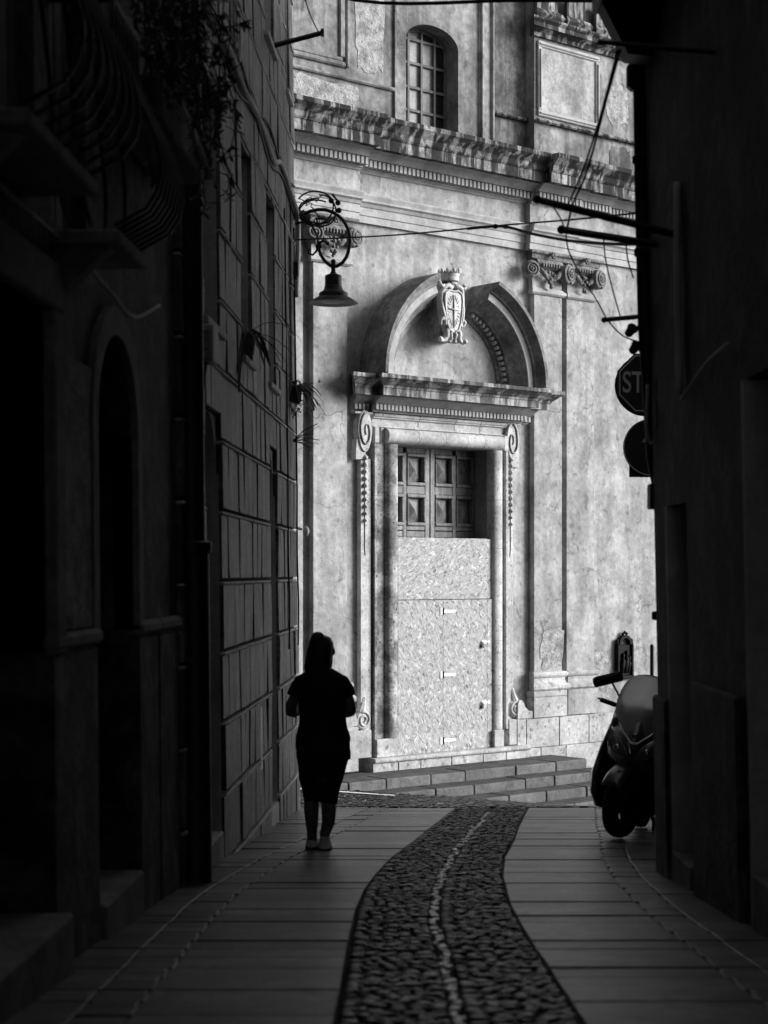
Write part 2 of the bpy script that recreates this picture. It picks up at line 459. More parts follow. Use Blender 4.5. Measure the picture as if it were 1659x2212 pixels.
near300 = set(id(c) for c in vis[:300])
rest = MB()
for c in cobs:
    if id(c) in near300:
        x, y, rx, ry, h, a = c
        inst('cobble', cob_me, channel, (x, y, gz(x, y)-.008), (math.atan(-SLOPE), 0, a), (rx, ry, h))
    else:
        s_ = cobble_shape(6).xf(cob_xf(c)); rest.add(s_.v, s_.f)
tag(obj('cobble_field', rest, 'cobble', channel, True), kind='stuff')
y = 4.0
while y < 17.4:
    h = random.uniform(.04, .075)
    x = cc(y+h/2) + random.uniform(-.02, .02)
    if random.random() < .06: y += h; continue
    inst('pale_cobble', cobp_me, channel, (x, y+h/2, gz(x, y)-.006), (math.atan(-SLOPE), 0, random.uniform(-.3, .3)), (random.uniform(.009, .022), h/2*random.uniform(.6, .95), random.uniform(.012, .020)))
    y += h

# cross street in front of the church: fine cobbles, one countless field
cs = MB()
xs2 = [-9 + .5*i for i in range(45)]; ys2 = [Y_END + .5*i for i in range(0, 26)]
for y in ys2:
    for x in xs2: cs.v.append((x, y, gz(x, y)-.012))
n2 = len(xs2)
for j in range(len(ys2)-1):
    for i in range(n2-1): cs.f.append((j*n2+i, j*n2+i+1, (j+1)*n2+i+1, (j+1)*n2+i))
cross = tag(obj('cross_street', cs, 'mortar'), kind='structure', label='cobbled cross street between the alley and the church steps')
rest = MB(); y = Y_END + .02
while y < 24.5:
    rowh = random.uniform(.075, .1); x = -2.6
    while x < 4.2:
        w = random.uniform(.08, .14)
        d_ = (x-.853)*.64 - (y-24)*.768               # distance in front of the church wall
        if d_ > .2:
            z = gz(x, y)
            s_ = cobble_shape(6).xf(Matrix.Translation((x+w/2, y+rowh/2, z-.012)) @ Matrix.Rotation(-.09, 4, 'X') @ Matrix.Diagonal((w/2*.93, rowh/2*.92, random.uniform(.014, .028), 1)))
            rest.add(s_.v, s_.f)
        x += w
    y += rowh
tag(obj('cobble_field', rest, 'cobble', cross, True), kind='stuff')
# sliver of sunlight painted as a white strip across the mouth of the alley
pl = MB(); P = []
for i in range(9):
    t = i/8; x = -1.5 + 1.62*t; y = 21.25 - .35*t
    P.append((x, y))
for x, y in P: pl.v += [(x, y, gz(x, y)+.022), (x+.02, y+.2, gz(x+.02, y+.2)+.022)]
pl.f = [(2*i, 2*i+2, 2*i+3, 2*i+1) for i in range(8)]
tag(obj('sun_sliver', pl, 'white_bulb_and_sun', cross))

# ------------------------------------------------------------------ church: local x = along the front, y = depth (towards the viewer is -y), z = up from the platform
CH_LOC = (.853, 24.0, -2.666); CH_ROT = math.atan2(.640, .768)
church = empty('church_facade', CH_LOC, 'tall plastered baroque church front with a stone portal and stained cornice', 'church', rot=(0, 0, CH_ROT))
def cp(name, mb, m, **k): return obj(name, mb, m, church, **k)
def sub(name, mb, m, par, **k): return obj(name, mb, m, par, **k)
DL, DR, DT = -.95, .805, 4.42           # door opening
w = MB()
w.bx(-9, DL, 0, .8, -1.6, 8.3); w.bx(DR, 9, 0, .8, -1.6, 8.3); w.bx(DL, DR, 0, .8, DT, 8.3); w.bx(DL, DR, 0, .8, -1.6, .02)
cp('wall', w, 'plaster')
cp('door_recess_back', MB().bx(DL-.05, DR+.05, .45, .5, 0, 4.5), 'wood_dark')
# attic storey: wall with the arched window, strips, set-back bay and right-hand pier
WU0, WU1, WSP, WRI = -.717, .254, 10.02, .27
a = MB(); arc_wall(a, -9, .66, 8.3, 15, WU0, WU1, 8.62, WSP, WRI, .0, .8); cp('attic_wall', a, 'plaster_attic')
s1 = MB(); s1.bx(.66, .71, -.06, .8, 8.3, 15); s1.bx(.71, .86, -.03, .8, 8.3, 15); s1.bx(.86, .90, -.07, .8, 8.3, 15); s1.bx(.64, .66, -.03, .8, 8.3, 15)
cp('attic_strip', s1, 'plaster_attic', bev=.01)
cp('attic_bay', MB().bx(.90, 9, .08, .8, 8.3, 15), 'plaster_dark_stained')
cp('attic_ledge', MB().prof([(-.08, 9.27), (-.02, 9.27), (.0, 9.29), (-.02, 9.32), (-.08, 9.33)], .905, 1.66), 'cornice_black')
cp('attic_pier', MB().bx(1.66, 9, -.10, .08, 8.3, 10.52), 'plaster_attic')
cp('attic_ledge', MB().prof([(.10, 9.25), (.16, 9.25), (.18, 9.27), (.16, 9.30), (.1, 9.32)], 1.66, 8, mit='l', base=.1), 'cornice_black')
pu0, pu1, pz0, pz1 = 1.80, 2.93, 9.44, 10.36
for nm, q in (('panel_frame', [(pu0-.09, pu1+.09, pz0-.09, pz0), (pu0-.09, pu1+.09, pz1, pz1+.09), (pu0-.09, pu0, pz0, pz1), (pu1, pu1+.09, pz0, pz1)]),):
    for x0, x1, z0, z1 in q:
        cp(nm, MB().bx(x0, x1, -.135, -.1, z0, z1), 'moulding', bev=.012)
        vert = (x1-x0) < .2
        i0 = .03
        cp('panel_bead', MB().bx(x0+i0, x1-i0, -.155, -.135, z0+i0, z1-i0), 'moulding', bev=.01)
cp('panel', MB().bx(pu0, pu1, -.112, -.1, pz0, pz1), 'plaster_panel')
# pier cornice and the broken base of the order above
cp('pier_cornice', MB().prof([(.1, 10.50), (.14, 10.50), (.16, 10.55), (.24, 10.60), (.26, 10.60), (.26, 10.66), (.30, 10.70), (.30, 10.73), (.1, 10.76)], 1.66, 8, mit='l', base=.1), 'cornice_black')
for k in range(5):
    b_ = MB(); u = 1.72 + k*.62
    b_.prof([(.05, 10.76), (.2, 10.76), (.23, 10.82), (.2, 10.88), (.14, 10.92), (.14, 11.2), (.05, 11.2)], u, u+random.uniform(.3, .5), mit='both', base=.1)
    cp('upper_base', b_, 'cornice_black')
cp('upper_wall', MB().bx(1.66, 9, .0, .08, 10.52, 15), 'plaster_attic')
# left panel with moulded frame
for x0, x1, z0, z1 in ((-6, -1.80, 9.40, 9.47), (-1.80, -1.73, 9.40, 15)):
    cp('panel_frame', MB().bx(x0, x1, -.05, 0, z0, z1), 'plaster_attic', bev=.02)
cp('panel_frame', MB().bx(-6, -1.845, -.035, 0, 9.47, 9.53), 'plaster_attic', bev=.02); cp('panel_frame', MB().bx(-1.90, -1.80, -.035, 0, 9.53, 15), 'plaster_attic', bev=.02)
cp('attic_ledge', MB().prof([(0, 9.24), (.03, 9.24), (.045, 9.26), (.03, 9.29), (0, 9.30)], -6, -.95), 'plaster_attic')
cp('window_strip', MB().bx(-.95, -.90, -.035, 0, 8.3, 15), 'plaster_attic', bev=.01)
def patch(u0, u1, z0, z1, d, m, n=26, seed=1, par=None, jag=.18):
    rr = random.Random(seed); cu, cz = (u0+u1)/2, (z0+z1)/2; poly = []
    for i in range(n):
        t = 2*math.pi*i/n; k = 1 + rr.uniform(-jag, jag*.5)
        cx = math.copysign(abs(math.cos(t))**.5, math.cos(t)); sz = math.copysign(abs(math.sin(t))**.5, math.sin(t))
        poly.append((cu+(u1-u0)/2*cx*k, cz+(z1-z0)/2*sz*k))
    return cp('fallen_plaster_patch', MB().prism(poly, -d-.006, -d+.004), m)
patch(-1.62, -1.08, 9.42, 10.7, 0, 'plaster_fallen', seed=3)
patch(-2.75, -1.55, 8.86, 9.20, 0, 'plaster_fallen', seed=5, jag=.25)
patch(3.15, 3.7, 9.5, 10.1, .1, 'plaster_fallen', seed=8)
patch(3.25, 3.75, 8.75, 9.18, .1, 'plaster_dark_stained', seed=9)
patch(1.78, 2.28, 1.25, 1.9, .1, 'plaster_fallen', seed=11, jag=.2)
patch(2.92, 3.42, .72, 1.5, 0, 'plaster_fallen', seed=12)

# window: frame, bars and panes
win = cp('window', arc_wall(MB(), WU0-.02, WU1+.02, 8.55, WSP+.31, WU0+.05, WU1-.05, 8.6, WSP, WRI-.05, .24, .29), 'bar_wood')
cols4 = [WU0 + (WU1-WU0) * k/4 for k in range(5)]
rowz = [8.62, 8.80, 9.13, 9.45, 9.79, 10.12]
for u in cols4[1:4]: sub('glazing_bar', MB().bx(u-.018, u+.018, .225, .262, 8.6, WSP+WRI-.03), 'bar_wood', win)
for z in rowz[1:]: sub('glazing_bar', MB().bx(WU0+.03, WU1-.03, .230, .258, z-.018, z+.018), 'bar_wood', win)
zz = rowz + [10.31]
for i in range(4):
    for j in range(6):
        ins = .0 if j < 5 else 0
        sub('pane', MB().bx(cols4[i]+.012, cols4[i+1]-.012, .266, .272, zz[j]+.012, zz[j+1]-.012), 'glass_dark' if i == 3 or (i == 2 and j == 5) else 'glass_pale', win)

# entablature (z 7.35 to 8.68), stepping forward over the pilasters
RES = [(-9, -1.66, .1), (-1.66, 1.52, 0.0), (1.52, 2.46, .1), (2.46, 3.1, .06), (3.1, 9, 0.0)]
def ent(name, prof, m, smooth=False):
    for u0, u1, o in RES:
        mt = {0.0: None}.get(o, 'both' if u0 > 0 else 'r')
        cp(name, MB().prof([(d+o if d > -.05 else d, z) for d, z in prof], u0, u1, mit=None), m)
ent('architrave', [(-.1, 7.37), (.05, 7.37), (.05, 7.46), (.065, 7.47), (.065, 7.57), (.08, 7.58), (.10, 7.62), (.13, 7.64), (.13, 7.67), (.15, 7.72), (.15, 7.74), (-.1, 7.75)], 'moulding')
ent('frieze', [(-.1, 7.75), (.055, 7.75), (.055, 8.03), (-.1, 8.03)], 'plaster')
ent('bed_moulding', [(-.1, 8.03), (.075, 8.03), (.10, 8.06), (.12, 8.06), (.12, 8.18), (.23, 8.185), (.30, 8.25), (.38, 8.28), (.38, 8.30), (-.1, 8.30)], 'moulding')
ent('corona', [(-.1, 8.302), (.47, 8.27), (.49, 8.27), (.49, 8.41), (-.1, 8.41)], 'cornice_black')
ent('cyma', [(-.1, 8.412), (.50, 8.412), (.52, 8.44), (.54, 8.50), (.60, 8.56), (.64, 8.60), (.64, 8.66), (-.1, 8.70)], 'cornice_black')
dm = mesh('dentil', MB().bx(-.022, .022, -.095, 0, 0, .09), 'moulding')
u = -3.4
while u < 4.4:
    o = next(o for a, b, o in RES if a <= u < b)
    inst('dentil', dm, church, (u, -.121-o, 8.085)); u += .0755

# pilasters
def pil(u0, u1, d, name='pilaster'):
    return cp(name, MB().bx(u0, u1, -d, 0, .5, 6.74), 'plaster', bev=.006)
pl_l = pil(-2.40, -1.83, .10); pl_1 = pil(1.655, 2.24, .10); pl_2 = pil(2.33, 2.93, .10)
pil(-2.9, -2.52, .04, 'pilaster_return')
def capital(u0, u1, d, par, vols, seed, grapes=True):
    rr = random.Random(seed)
    sub('necking', MB().bx(u0, u1, -d+.01, 0, 6.84, 7.25), 'plaster', par)
    sub('astragal', MB().prof([(0, 6.74), (d+.02, 6.74), (d+.045, 6.765), (d+.045, 6.80), (d+.02, 6.82), (d+.01, 6.84), (0, 6.84)], u0, u1, mit='both', base=d), 'moulding', par)
    sub('abacus', MB().prof([(0, 7.25), (d+.05, 7.25), (d+.06, 7.31), (d+.10, 7.33), (d+.10, 7.37), (0, 7.37)], u0-.02, u1+.02, mit='both', base=d), 'capital_stone', par, bev=.008)
    sub('echinus', MB().prof([(0, 7.12), (d+.02, 7.12), (d+.07, 7.2), (d+.05, 7.25), (0, 7.25)], u0+.04, u1-.04), 'capital_stone', par)
    for vu, vz, r, yaw in vols:
        v = MB()
        v.lathe([(r*.9, .0), (r, -.01), (r, -.10), (r*.86, -.115)], 22, ax='y')
        pts = []; rad = []
        for i in range(46):
            t = i/45; a_ = -math.pi*.5 + 2*math.pi*2.1*t; q = r*(.86-.72*t)
            pts.append((q*math.cos(a_), -.115-.02*t, q*math.sin(a_))); rad.append(.16*r*(1-.45*t))
        v.tube(pts, rad, 6); v.ball((0, -.13, 0), (r*.2, r*.2, r*.2))
        v.xf(Matrix.Translation((vu, -d-.0, vz)) @ Matrix.Rotation(yaw, 4, 'Z'))
        sub('volute', v, 'capital_stone', par, smooth='auto')
    g_ = MB(); cu = (u0+u1)/2
    for i in range(26):
        t = rr.random(); sp = .13*(1-t)
        g_.ball((cu+rr.uniform(-sp, sp), -d-.05-rr.uniform(0, .04), 7.08-.24*t), rr.uniform(.018, .03), 7, 5)
    for s in (-1, 1):
        g_.tube([(cu+s*.22, -d-.06, 7.10), (cu+s*.13, -d-.08, 7.02), (cu+s*.04, -d-.06, 6.96)], [.035, .04, .02], 7)
    for i in range(7): g_.ball((cu-.16+.053*i, -d-.07, 7.17), (.02, .02, .035), 7, 5)
    sub('garland', g_, 'capital_stone', par, smooth=True)
    f_ = MB()
    for i in range(6): f_.ball((cu+.035*math.cos(i*1.05), -d-.13, 7.31+.035*math.sin(i*1.05)), .022, 7, 5)
    f_.ball((cu, -d-.14, 7.31), .022, 7, 5); sub('rosette', f_, 'capital_stone', par, smooth=True)
capital(-2.42, -1.81, .10, pl_l, [(-2.43, 7.10, .135, -.25), (-1.79, 7.12, .135, .25)], 1)
capital(1.63, 2.24, .10, pl_1, [(1.55, 7.08, .125, -.35), (2.27, 7.08, .15, .3)], 2)
capital(2.36, 2.93, .10, pl_2, [(2.93, 7.08, .15, .3)], 4)
def pbase(par, u0, u1, d, m, blocks):
    sub('base_moulding', MB().prof([(0, .95), (d+.07, .95), (d+.09, .975), (d+.09, 1.02), (d+.07, 1.045), (d+.05, 1.05), (d+.03, 1.09), (d+.03, 1.13), (d+.05, 1.14), (d+.065, 1.165), (d+.065, 1.19), (d+.05, 1.215), (0, 1.23)], u0, u1, mit='both', base=d+.0), m, par)
    for z0, z1 in blocks: sub('base_block', MB().bx(u0-.055, u1+.055, -d-.055, 0, z0+.002, z1-.002), m, par, bev=.006)
pbase(pl_1, 1.655, 2.24, .10, 'limestone_block', [(.855, .95), (.555, .855)])
pbase(pl_2, 2.38, 2.93, .085, 'plaster', [(.56, .95)])
pbase(pl_l, -2.40, -1.83, .10, 'limestone_block', [(.855, .95), (.555, .855)])

# limestone plinth blocks right and left of the portal
rr = random.Random(4)
for z0, z1, cuts in ((.12, .55, [1.28, 1.47, 2.15, 2.78, 3.42, 4.05, 4.8, 5.6]), (-.26, .12, [1.47, 1.76, 2.29, 3.05, 3.7, 4.5, 5.6]), (-.7, -.26, [1.47, 2.1, 2.9, 3.6, 4.4, 5.6]),
                     (-1.2, -.7, [1.6, 2.4, 3.2, 4.1, 5.0, 5.6]), (.02, .62, [-4.2, -3.4, -2.75, -2.1, -1.66])):
    for a_, b_ in zip(cuts, cuts[1:]):
        cp('plinth_block', MB().bx(a_+.003, b_-.003, -.13-rr.uniform(0, .012), .0, z0+.003, z1-.003), 'limestone_block', bev=.008)
og = [(1.28, .552), (1.60, .552), (1.60, .66), (1.52, .67), (1.45, .72), (1.41, .80), (1.37, .83), (1.32, .83), (1.29, .79), (1.28, .70)]
cp('scroll_buttress', MB().prism(og, -.14, 0), 'limestone_block', bev=.01)
og = [(-1.98, .622), (-1.66, .622), (-1.665, .70), (-1.70, .80), (-1.78, .86), (-1.84, .80), (-1.90, .72), (-1.98, .68)]
cp('scroll_buttress', MB().prism(og, -.12, 0), 'limestone_block', bev=.01)

# portal: jambs and lintel of drums with a big roll, fillets, consoles, dentilled cornice, broken round pediment
def jamb_drum(u_in, u_out, z0, z1, roll=True):
    s = 1 if u_out > u_in else -1; mb = MB(); W = abs(u_out-u_in); n = 12
    rw = .21
    poly = [(0, .02)]
    for i in range(n+1):
        t = math.pi*i/n; poly.append((rw/2*(1-math.cos(t)), .06+.09*math.sin(t)**.7))
    poly += [(rw+.01, .075), (W-.04, .06), (W-.04, .12), (W, .12), (W, -.01), (0, -.35)]
    vs = [(u_in+s*x, -d, z0+.002) for x, d in poly] + [(u_in+s*x, -d, z1-.002) for x, d in poly]; m_ = len(poly)
    mb.add(vs, [tuple(range(m_)), tuple(range(2*m_-1, m_-1, -1))] + [(i, (i+1) % m_, m_+(i+1) % m_, m_+i) for i in range(m_)])
    return mb
jz = [.43, 1.064, 1.70, 2.34, 3.02, 3.71, DT]
for a_, b_ in zip(jz, jz[1:]):
    cp('jamb_drum', jamb_drum(DL, -1.37, a_, b_), 'limestone_pitted', smooth='auto')
    cp('jamb_drum', jamb_drum(DR, 1.115, a_, b_), 'limestone', smooth='auto')
for u0, u1 in ((-1.37, -.94), (.80, 1.0)):
    k = MB(); k.bx(u0, u1, -.16, 0, .182, .428); cp('jamb_foot', k, 'limestone_block', bev=.01)
lc = [-1.16, -.62, -.12, .30, .62, 1.015]
for a_, b_ in zip(lc, lc[1:]):
    n = 12; pts = [(-.35, DT+.002)] + [(.05+.125*math.sin(math.pi*i/n)**.8, DT+.105*(1-math.cos(math.pi*i/n))+.002) for i in range(n+1)] + [(-.05, DT+.214)]
    cp('lintel_roll', MB().prof(pts, a_+.003, b_-.003), 'limestone', smooth='auto')
ff = [-1.37, -.55, .12, .60, 1.115]
for a_, b_ in zip(ff, ff[1:]):
    cp('lintel_block', MB().prof([(0, 4.636), (.09, 4.636), (.09, 4.65), (.06, 4.652), (.06, 4.755), (.09, 4.757), (.09, 4.78), (.11, 4.782), (.11, 4.82), (0, 4.82)], a_+.002, b_-.002), 'limestone', bev=.004)
for u in (-1.33, 1.08): cp('lintel_ear', MB().bx(u-.035, u+.035, -.122, 0, DT+.003, 4.634), 'limestone')
for k, (u0, u1) in enumerate(((-1.22, -1.165), (1.018, 1.045))): cp('lintel_ear', MB().bx(u0, u1, -.075, 0, DT+.003, 4.634), 'limestone')
# threshold
sx = [-1.45, -.72, .02, .62, 1.47]
for a_, b_ in zip(sx, sx[1:]):
    cp('threshold', MB().prof([(0, .112)] + [(.20+.035*math.sin(math.pi*i/8), .112+.034*(1-math.cos(math.pi*i/8))) for i in range(9)] + [(0, .18)], a_+.002, b_-.002), 'limestone', smooth='auto')
px_ = [-1.47, -1.02, -.62, -.05, .55, 1.0, 1.465]
for a_, b_ in zip(px_, px_[1:]): cp('threshold_block', MB().bx(a_+.004, b_-.004, -.19-random.uniform(0, .012), 0, -.02, .110), 'limestone_block', bev=.006)
# side strips, consoles, husks, bottom scrolls
for u0, u1, cu, zt, mir in ((-1.585, -1.40, -1.535, 4.20, 1), (1.125, 1.255, 1.215, 4.26, -1)):
    st = cp('side_strip', MB().bx(u0, u1, -.08, 0, .42, zt), 'limestone', bev=.006)
    out = [(cu+.130*math.cos(t)*(1.0 if math.sin(t) > -.2 else .92), 4.57+.285*math.sin(t)) for t in [2*math.pi*i/26 for i in range(26)]]
    con = cp('console', MB().prism(out, -.12, 0), 'limestone', bev=.012)
    tail = [(cu-.13*mir, 4.46), (cu+.02*mir, 4.30), (cu+.02*mir, 4.20), (cu-.145*mir, 4.185), (cu-.145*mir, 4.25)]
    sub('console_tail', MB().prism(tail, -.10, 0), 'limestone', con)
    pts = []; rad = []
    for i in range(60):
        t = i/59; a_ = math.pi*.5 + mir*2*math.pi*1.35*t; q = 1-.78*t
        pts.append((cu+.10*q*math.cos(a_)+.03*t*mir, -.125, 4.57+.235*q*math.sin(a_)-.02*t)); rad.append(.016*(1-.35*t))
    sub('console_spiral', MB().tube(pts, rad, 6), 'limestone_pitted', con, smooth=True)
    for k in range(10):
        z = 4.22-.094*k; q = 1-.045*k
        h = MB().loft([(cu+.02*mir, -.08, z-.05*q, .006, .006), (cu+.02*mir, -.10, z-.03*q, .026*q, .022), (cu+.02*mir, -.105, z, .036*q, .03), (cu+.02*mir, -.09, z+.035*q, .014, .014)], 8)
        sub('husk', h, 'limestone', st, smooth=True)
    sub('husk_stem', MB().tube([(cu+.02*mir, -.085, 4.3), (cu+.02*mir, -.085, 3.0), (cu+.03*mir, -.082, 2.9)], .006, 5), 'limestone_pitted', st)
    bs = MB(); bu = cu + (-.02 if mir > 0 else .06)
    bs.lathe([(.13, 0), (.13, -.09), (.11, -.11)], 22, (bu, 0, .70), 'y')
    pts = [(bu+.105*(1-.75*i/40)*math.cos(-mir*i/40*9+1.5), -.115, .70+.105*(1-.75*i/40)*math.sin(-mir*i/40*9+1.5)) for i in range(41)]
    bs.tube(pts, .014, 6); bs.tube([(bu-.02*mir, -.06, .80), (bu+.02*mir, -.06, .9), (bu+.04*mir, -.05, 1.0)], [.07, .05, .04], 8)
    sub('foot_scroll', bs, 'limestone', st, smooth='auto')
    sub('foot_block', MB().bx(bu-.15, bu+.13, -.125, 0, .19, .56), 'limestone_block', st, bev=.01)
cp('console_top', MB().bx(-1.70, -1.39, -.11, 0, 4.80, 4.828), 'limestone'); cp('console_top', MB().bx(1.12, 1.38, -.11, 0, 4.80, 4.828), 'limestone')
# portal cornice
PC = [(0, 4.832), (.11, 4.832), (.12, 4.85), (.12, 4.935), (.16, 4.945), (.22, 4.985), (.28, 5.03), (.28, 5.05), (0, 5.05)]
PK = [(0, 5.052), (.37, 5.035), (.40, 5.035), (.40, 5.13), (0, 5.13)]
PT = [(0, 5.132), (.41, 5.132), (.42, 5.16), (.45, 5.18), (.47, 5.20), (.52, 5.235), (.55, 5.25), (.55, 5.30), (0, 5.33)]
for u0, u1, o, mt in ((-1.42, 1.36, .03, 'both'), (-1.70, -1.415, -.09, 'l'), (1.355, 1.62, -.09, 'r')):
    base = .12 + o
    for nm, pr, m_ in (('cornice_bed', PC, 'moulding'), ('cornice_corona', PK, 'portal_cornice'), ('cornice_cyma', PT, 'portal_cornice')):
        cp(nm, MB().prof([(d+o if d > 0 else d, z - (.0015 if o < 0 else 0)) for d, z in pr], u0, u1, mit=mt, base=base + .22 if mt == 'both' else base + .12), m_)
pdm = mesh('dentil', MB().bx(-.019, .019, -.075, 0, 0, .072), 'moulding')
u = -1.68
while u < 1.6:
    o = .03 if -1.42 <= u <= 1.36 else -.09
    inst('dentil', pdm, church, (u, -.121-o, 4.86)); u += .0675
# broken segmental pediment
AC, AZ = -.02, 5.325
AP = [(.98, .0), (.98, .06), (1.03, .07), (1.05, .10), (1.10, .11), (1.10, .19), (1.13, .20), (1.19, .26), (1.24, .38), (1.255, .40), (1.36, .40), (1.37, .43), (1.40, .44), (1.43, .50), (1.47, .55), (1.52, .55), (1.52, .0)]
for a0, a1 in ((0, R(68.5)), (R(111.5), R(180))):
    pe = cp('pediment_half', MB().arc(AP, a0, a1, AC, AZ, 34), 'portal_arch', smooth='auto')
    sub('pediment_band', MB().arc([(1.262, .39), (1.262, .406), (1.352, .406), (1.352, .39)], a0+.004, a1-.004, AC, AZ, 34), 'moulding', pe, smooth='auto')
    k = a0 + .03
    while a0 == 0 and k < a1 - .02:
        b_ = MB().bx(-.022, .022, -.15, -.09, -.055, 0).xf(Matrix.Translation((AC+1.09*math.cos(k), 0, AZ+1.09*math.sin(k))) @ Matrix.Rotation(-(k-math.pi/2), 4, 'Y'))
        sub('arch_dentil', b_, 'moulding', pe); k += .075
ap = []
for i in range(25):
    t = math.pi*i/24; ap.append((AC+.99*math.cos(t), AZ+.99*math.sin(t)))
cp('tympanum', MB().prism(ap, -.03, 0), 'plaster')
# coat of arms
arms = cp('coat_of_arms', MB().bx(-.34, .0, -.26, 0, 5.88, 6.70), 'portal_arch', bev=.02)
CA = -.16; AY = -.28
sh = [(.0, 5.99), (.09, 6.02), (.125, 6.12), (.15, 6.28), (.165, 6.42), (.15, 6.52), (.08, 6.56), (0, 6.55)]
poly = [(CA+x, z) for x, z in sh] + [(CA-x, z) for x, z in sh[::-1][1:-1]]
cart = [(CA+x*1.28, 6.27+(z-6.27)*1.13) for x, z in sh] + [(CA-x*1.28, 6.27+(z-6.27)*1.13) for x, z in sh[::-1][1:-1]]
sub('cartouche', MB().prism(cart, AY-.06, AY+.06), 'marble', arms, bev=.03, bseg=3, smooth='auto')
fld = MB(); fld.prism(poly, AY-.085, AY-.05); sub('shield', fld, 'marble', arms, bev=.025, bseg=3, smooth='auto')
rel = MB()
rel.tube([(CA, AY-.088, 6.05), (CA, AY-.094, 6.28), (CA, AY-.088, 6.50)], .011, 6); rel.tube([(CA-.11, AY-.088, 6.30), (CA, AY-.094, 6.30), (CA+.11, AY-.088, 6.30)], .011, 6)
for i in range(22):
    t = 2*math.pi*i/22+.1
    rel.tube([(CA+.075*math.cos(t), AY-.087, 6.29+.15*math.sin(t)), (CA+.125*math.cos(t), AY-.088, 6.29+.22*math.sin(t))], .006, 5)
sub('relief', rel, 'marble', arms, smooth=True)
sub('shield_rim', MB().tube([(x, AY-.088, z) for x, z in poly + poly[:1]], .014, 6), 'marble', arms, smooth=True)
for s in (-1, 1):
    sc_ = MB()
    for pts, r0 in (([(.02, 6.60), (.09, 6.63), (.16, 6.60), (.19, 6.53), (.20, 6.42), (.19, 6.30), (.165, 6.18), (.14, 6.10)], .034),
                    ([(.15, 6.62), (.20, 6.60), (.235, 6.63), (.225, 6.66)], .024),
                    ([(.13, 6.12), (.19, 6.17), (.225, 6.14), (.215, 6.09), (.18, 6.09)], .026),
                    ([(.10, 6.02), (.12, 5.97), (.11, 5.92), (.15, 5.88), (.21, 5.86), (.23, 5.88)], .036),
                    ([(.02, 6.02), (.05, 5.95), (.03, 5.90), (.05, 5.87)], .026)):
        q = [(CA+s*x, AY-.06-.02*math.sin(i*1.3), z) for i, (x, z) in enumerate(pts)]
        sc_.tube(q, [r0*(1-.3*i/len(q)) for i in range(len(q))], 8); sc_.ball(q[-1], r0*1.0, 8, 6)
    sub('scrollwork', sc_, 'marble', arms, smooth=True)
sub('foot_scroll', MB().prism([(CA-.15, 5.85), (CA+.15, 5.85), (CA+.10, 5.99), (CA+.05, 6.06), (CA-.05, 6.06), (CA-.10, 5.99)], AY-.05, AY+.05), 'marble', arms, bev=.015)
m_ = MB(); m_.ball((CA, AY-.03, 6.635), (.07, .06, .05)); m_.tube([(CA-.07, AY-.05, 6.62), (CA-.03, AY-.09, 6.66), (CA+.03, AY-.09, 6.66), (CA+.07, AY-.05, 6.62)], .022, 7)
sub('mask', m_, 'marble', arms, smooth=True)
cr2 = MB(); cr2.lathe([(.10, 6.69), (.125, 6.70), (.13, 6.735), (.125, 6.745), (.14, 6.81), (.128, 6.81), (.115, 6.745)], 24, (CA, AY-.0, 0))
for k in range(10):
    t = 2*math.pi*k/10; x, y = CA+.142*math.cos(t), AY+.142*math.sin(t)
    cr2.ball((x, y, 6.835), (.024, .024, .036), 8, 6)
    t += math.pi/10; cr2.ball((CA+.14*math.cos(t), AY+.14*math.sin(t), 6.815), .016, 7, 5)
sub('crown', cr2, 'marble', arms, smooth='auto')

# wooden double door in the recess
door = cp('door', MB().bx(DL-.03, DR+.03, .34, .38, .02, 4.46), 'wood_door')
def dbox(nm, x0, x1, y0, y1, z0, z1, m='wood_door', bev=.006, par=door): return sub(nm, MB().bx(x0, x1, y0, y1, z0, z1), m, par, bev=bev)
rowsd = [(3.885, 4.345), (3.325, 3.775), (2.7, 3.17)]
for leaf in ((-.97, -.056), (-.042, .87)):
    a_, b_ = leaf; cmid = (a_+b_)/2
    dbox('stile', a_, a_+.085, .26, .34, .02, 4.46); dbox('stile', b_-.085, b_, .26, .34, .02, 4.46)
    dbox('stile', cmid-.034, cmid+.034, .262, .34, .02, 4.345)
    for z0, z1 in ((4.345, 4.46), (3.775, 3.885), (3.265, 3.325), (3.17, 3.255)):
        dbox('rail', a_+.085, cmid-.034, .264, .34, z0, z1); dbox('rail', cmid+.034, b_-.085, .264, .34, z0, z1)
    for x0, x1 in ((a_+.085, cmid-.034), (cmid+.034, b_-.085)):
        for z0, z1 in rowsd:
            p_ = MB(); e = .055
            ux, uz = (x0+x1)/2, (z0+z1)/2
            p_.add([(x0+e, .325, z0+e), (x1-e, .325, z0+e), (x1-e, .325, z1-e), (x0+e, .325, z1-e), (ux, .285, uz)], [(0, 1, 4), (1, 2, 4), (2, 3, 4), (3, 0, 4), (3, 2, 1, 0)])
            pn = sub('panel', p_, 'wood_door', door)
            for q in ((x0, x1, z0, z0+e), (x0, x1, z1-e, z1), (x0, x0+e*.55, z0+e, z1-e), (x1-e*.55, x1, z0+e, z1-e)):
                sub('panel_moulding', MB().bx(q[0]+.002, q[1]-.002, .245, .335, q[2]+.002, q[3]-.002), 'wood_door', pn, bev=.014, bseg=2)

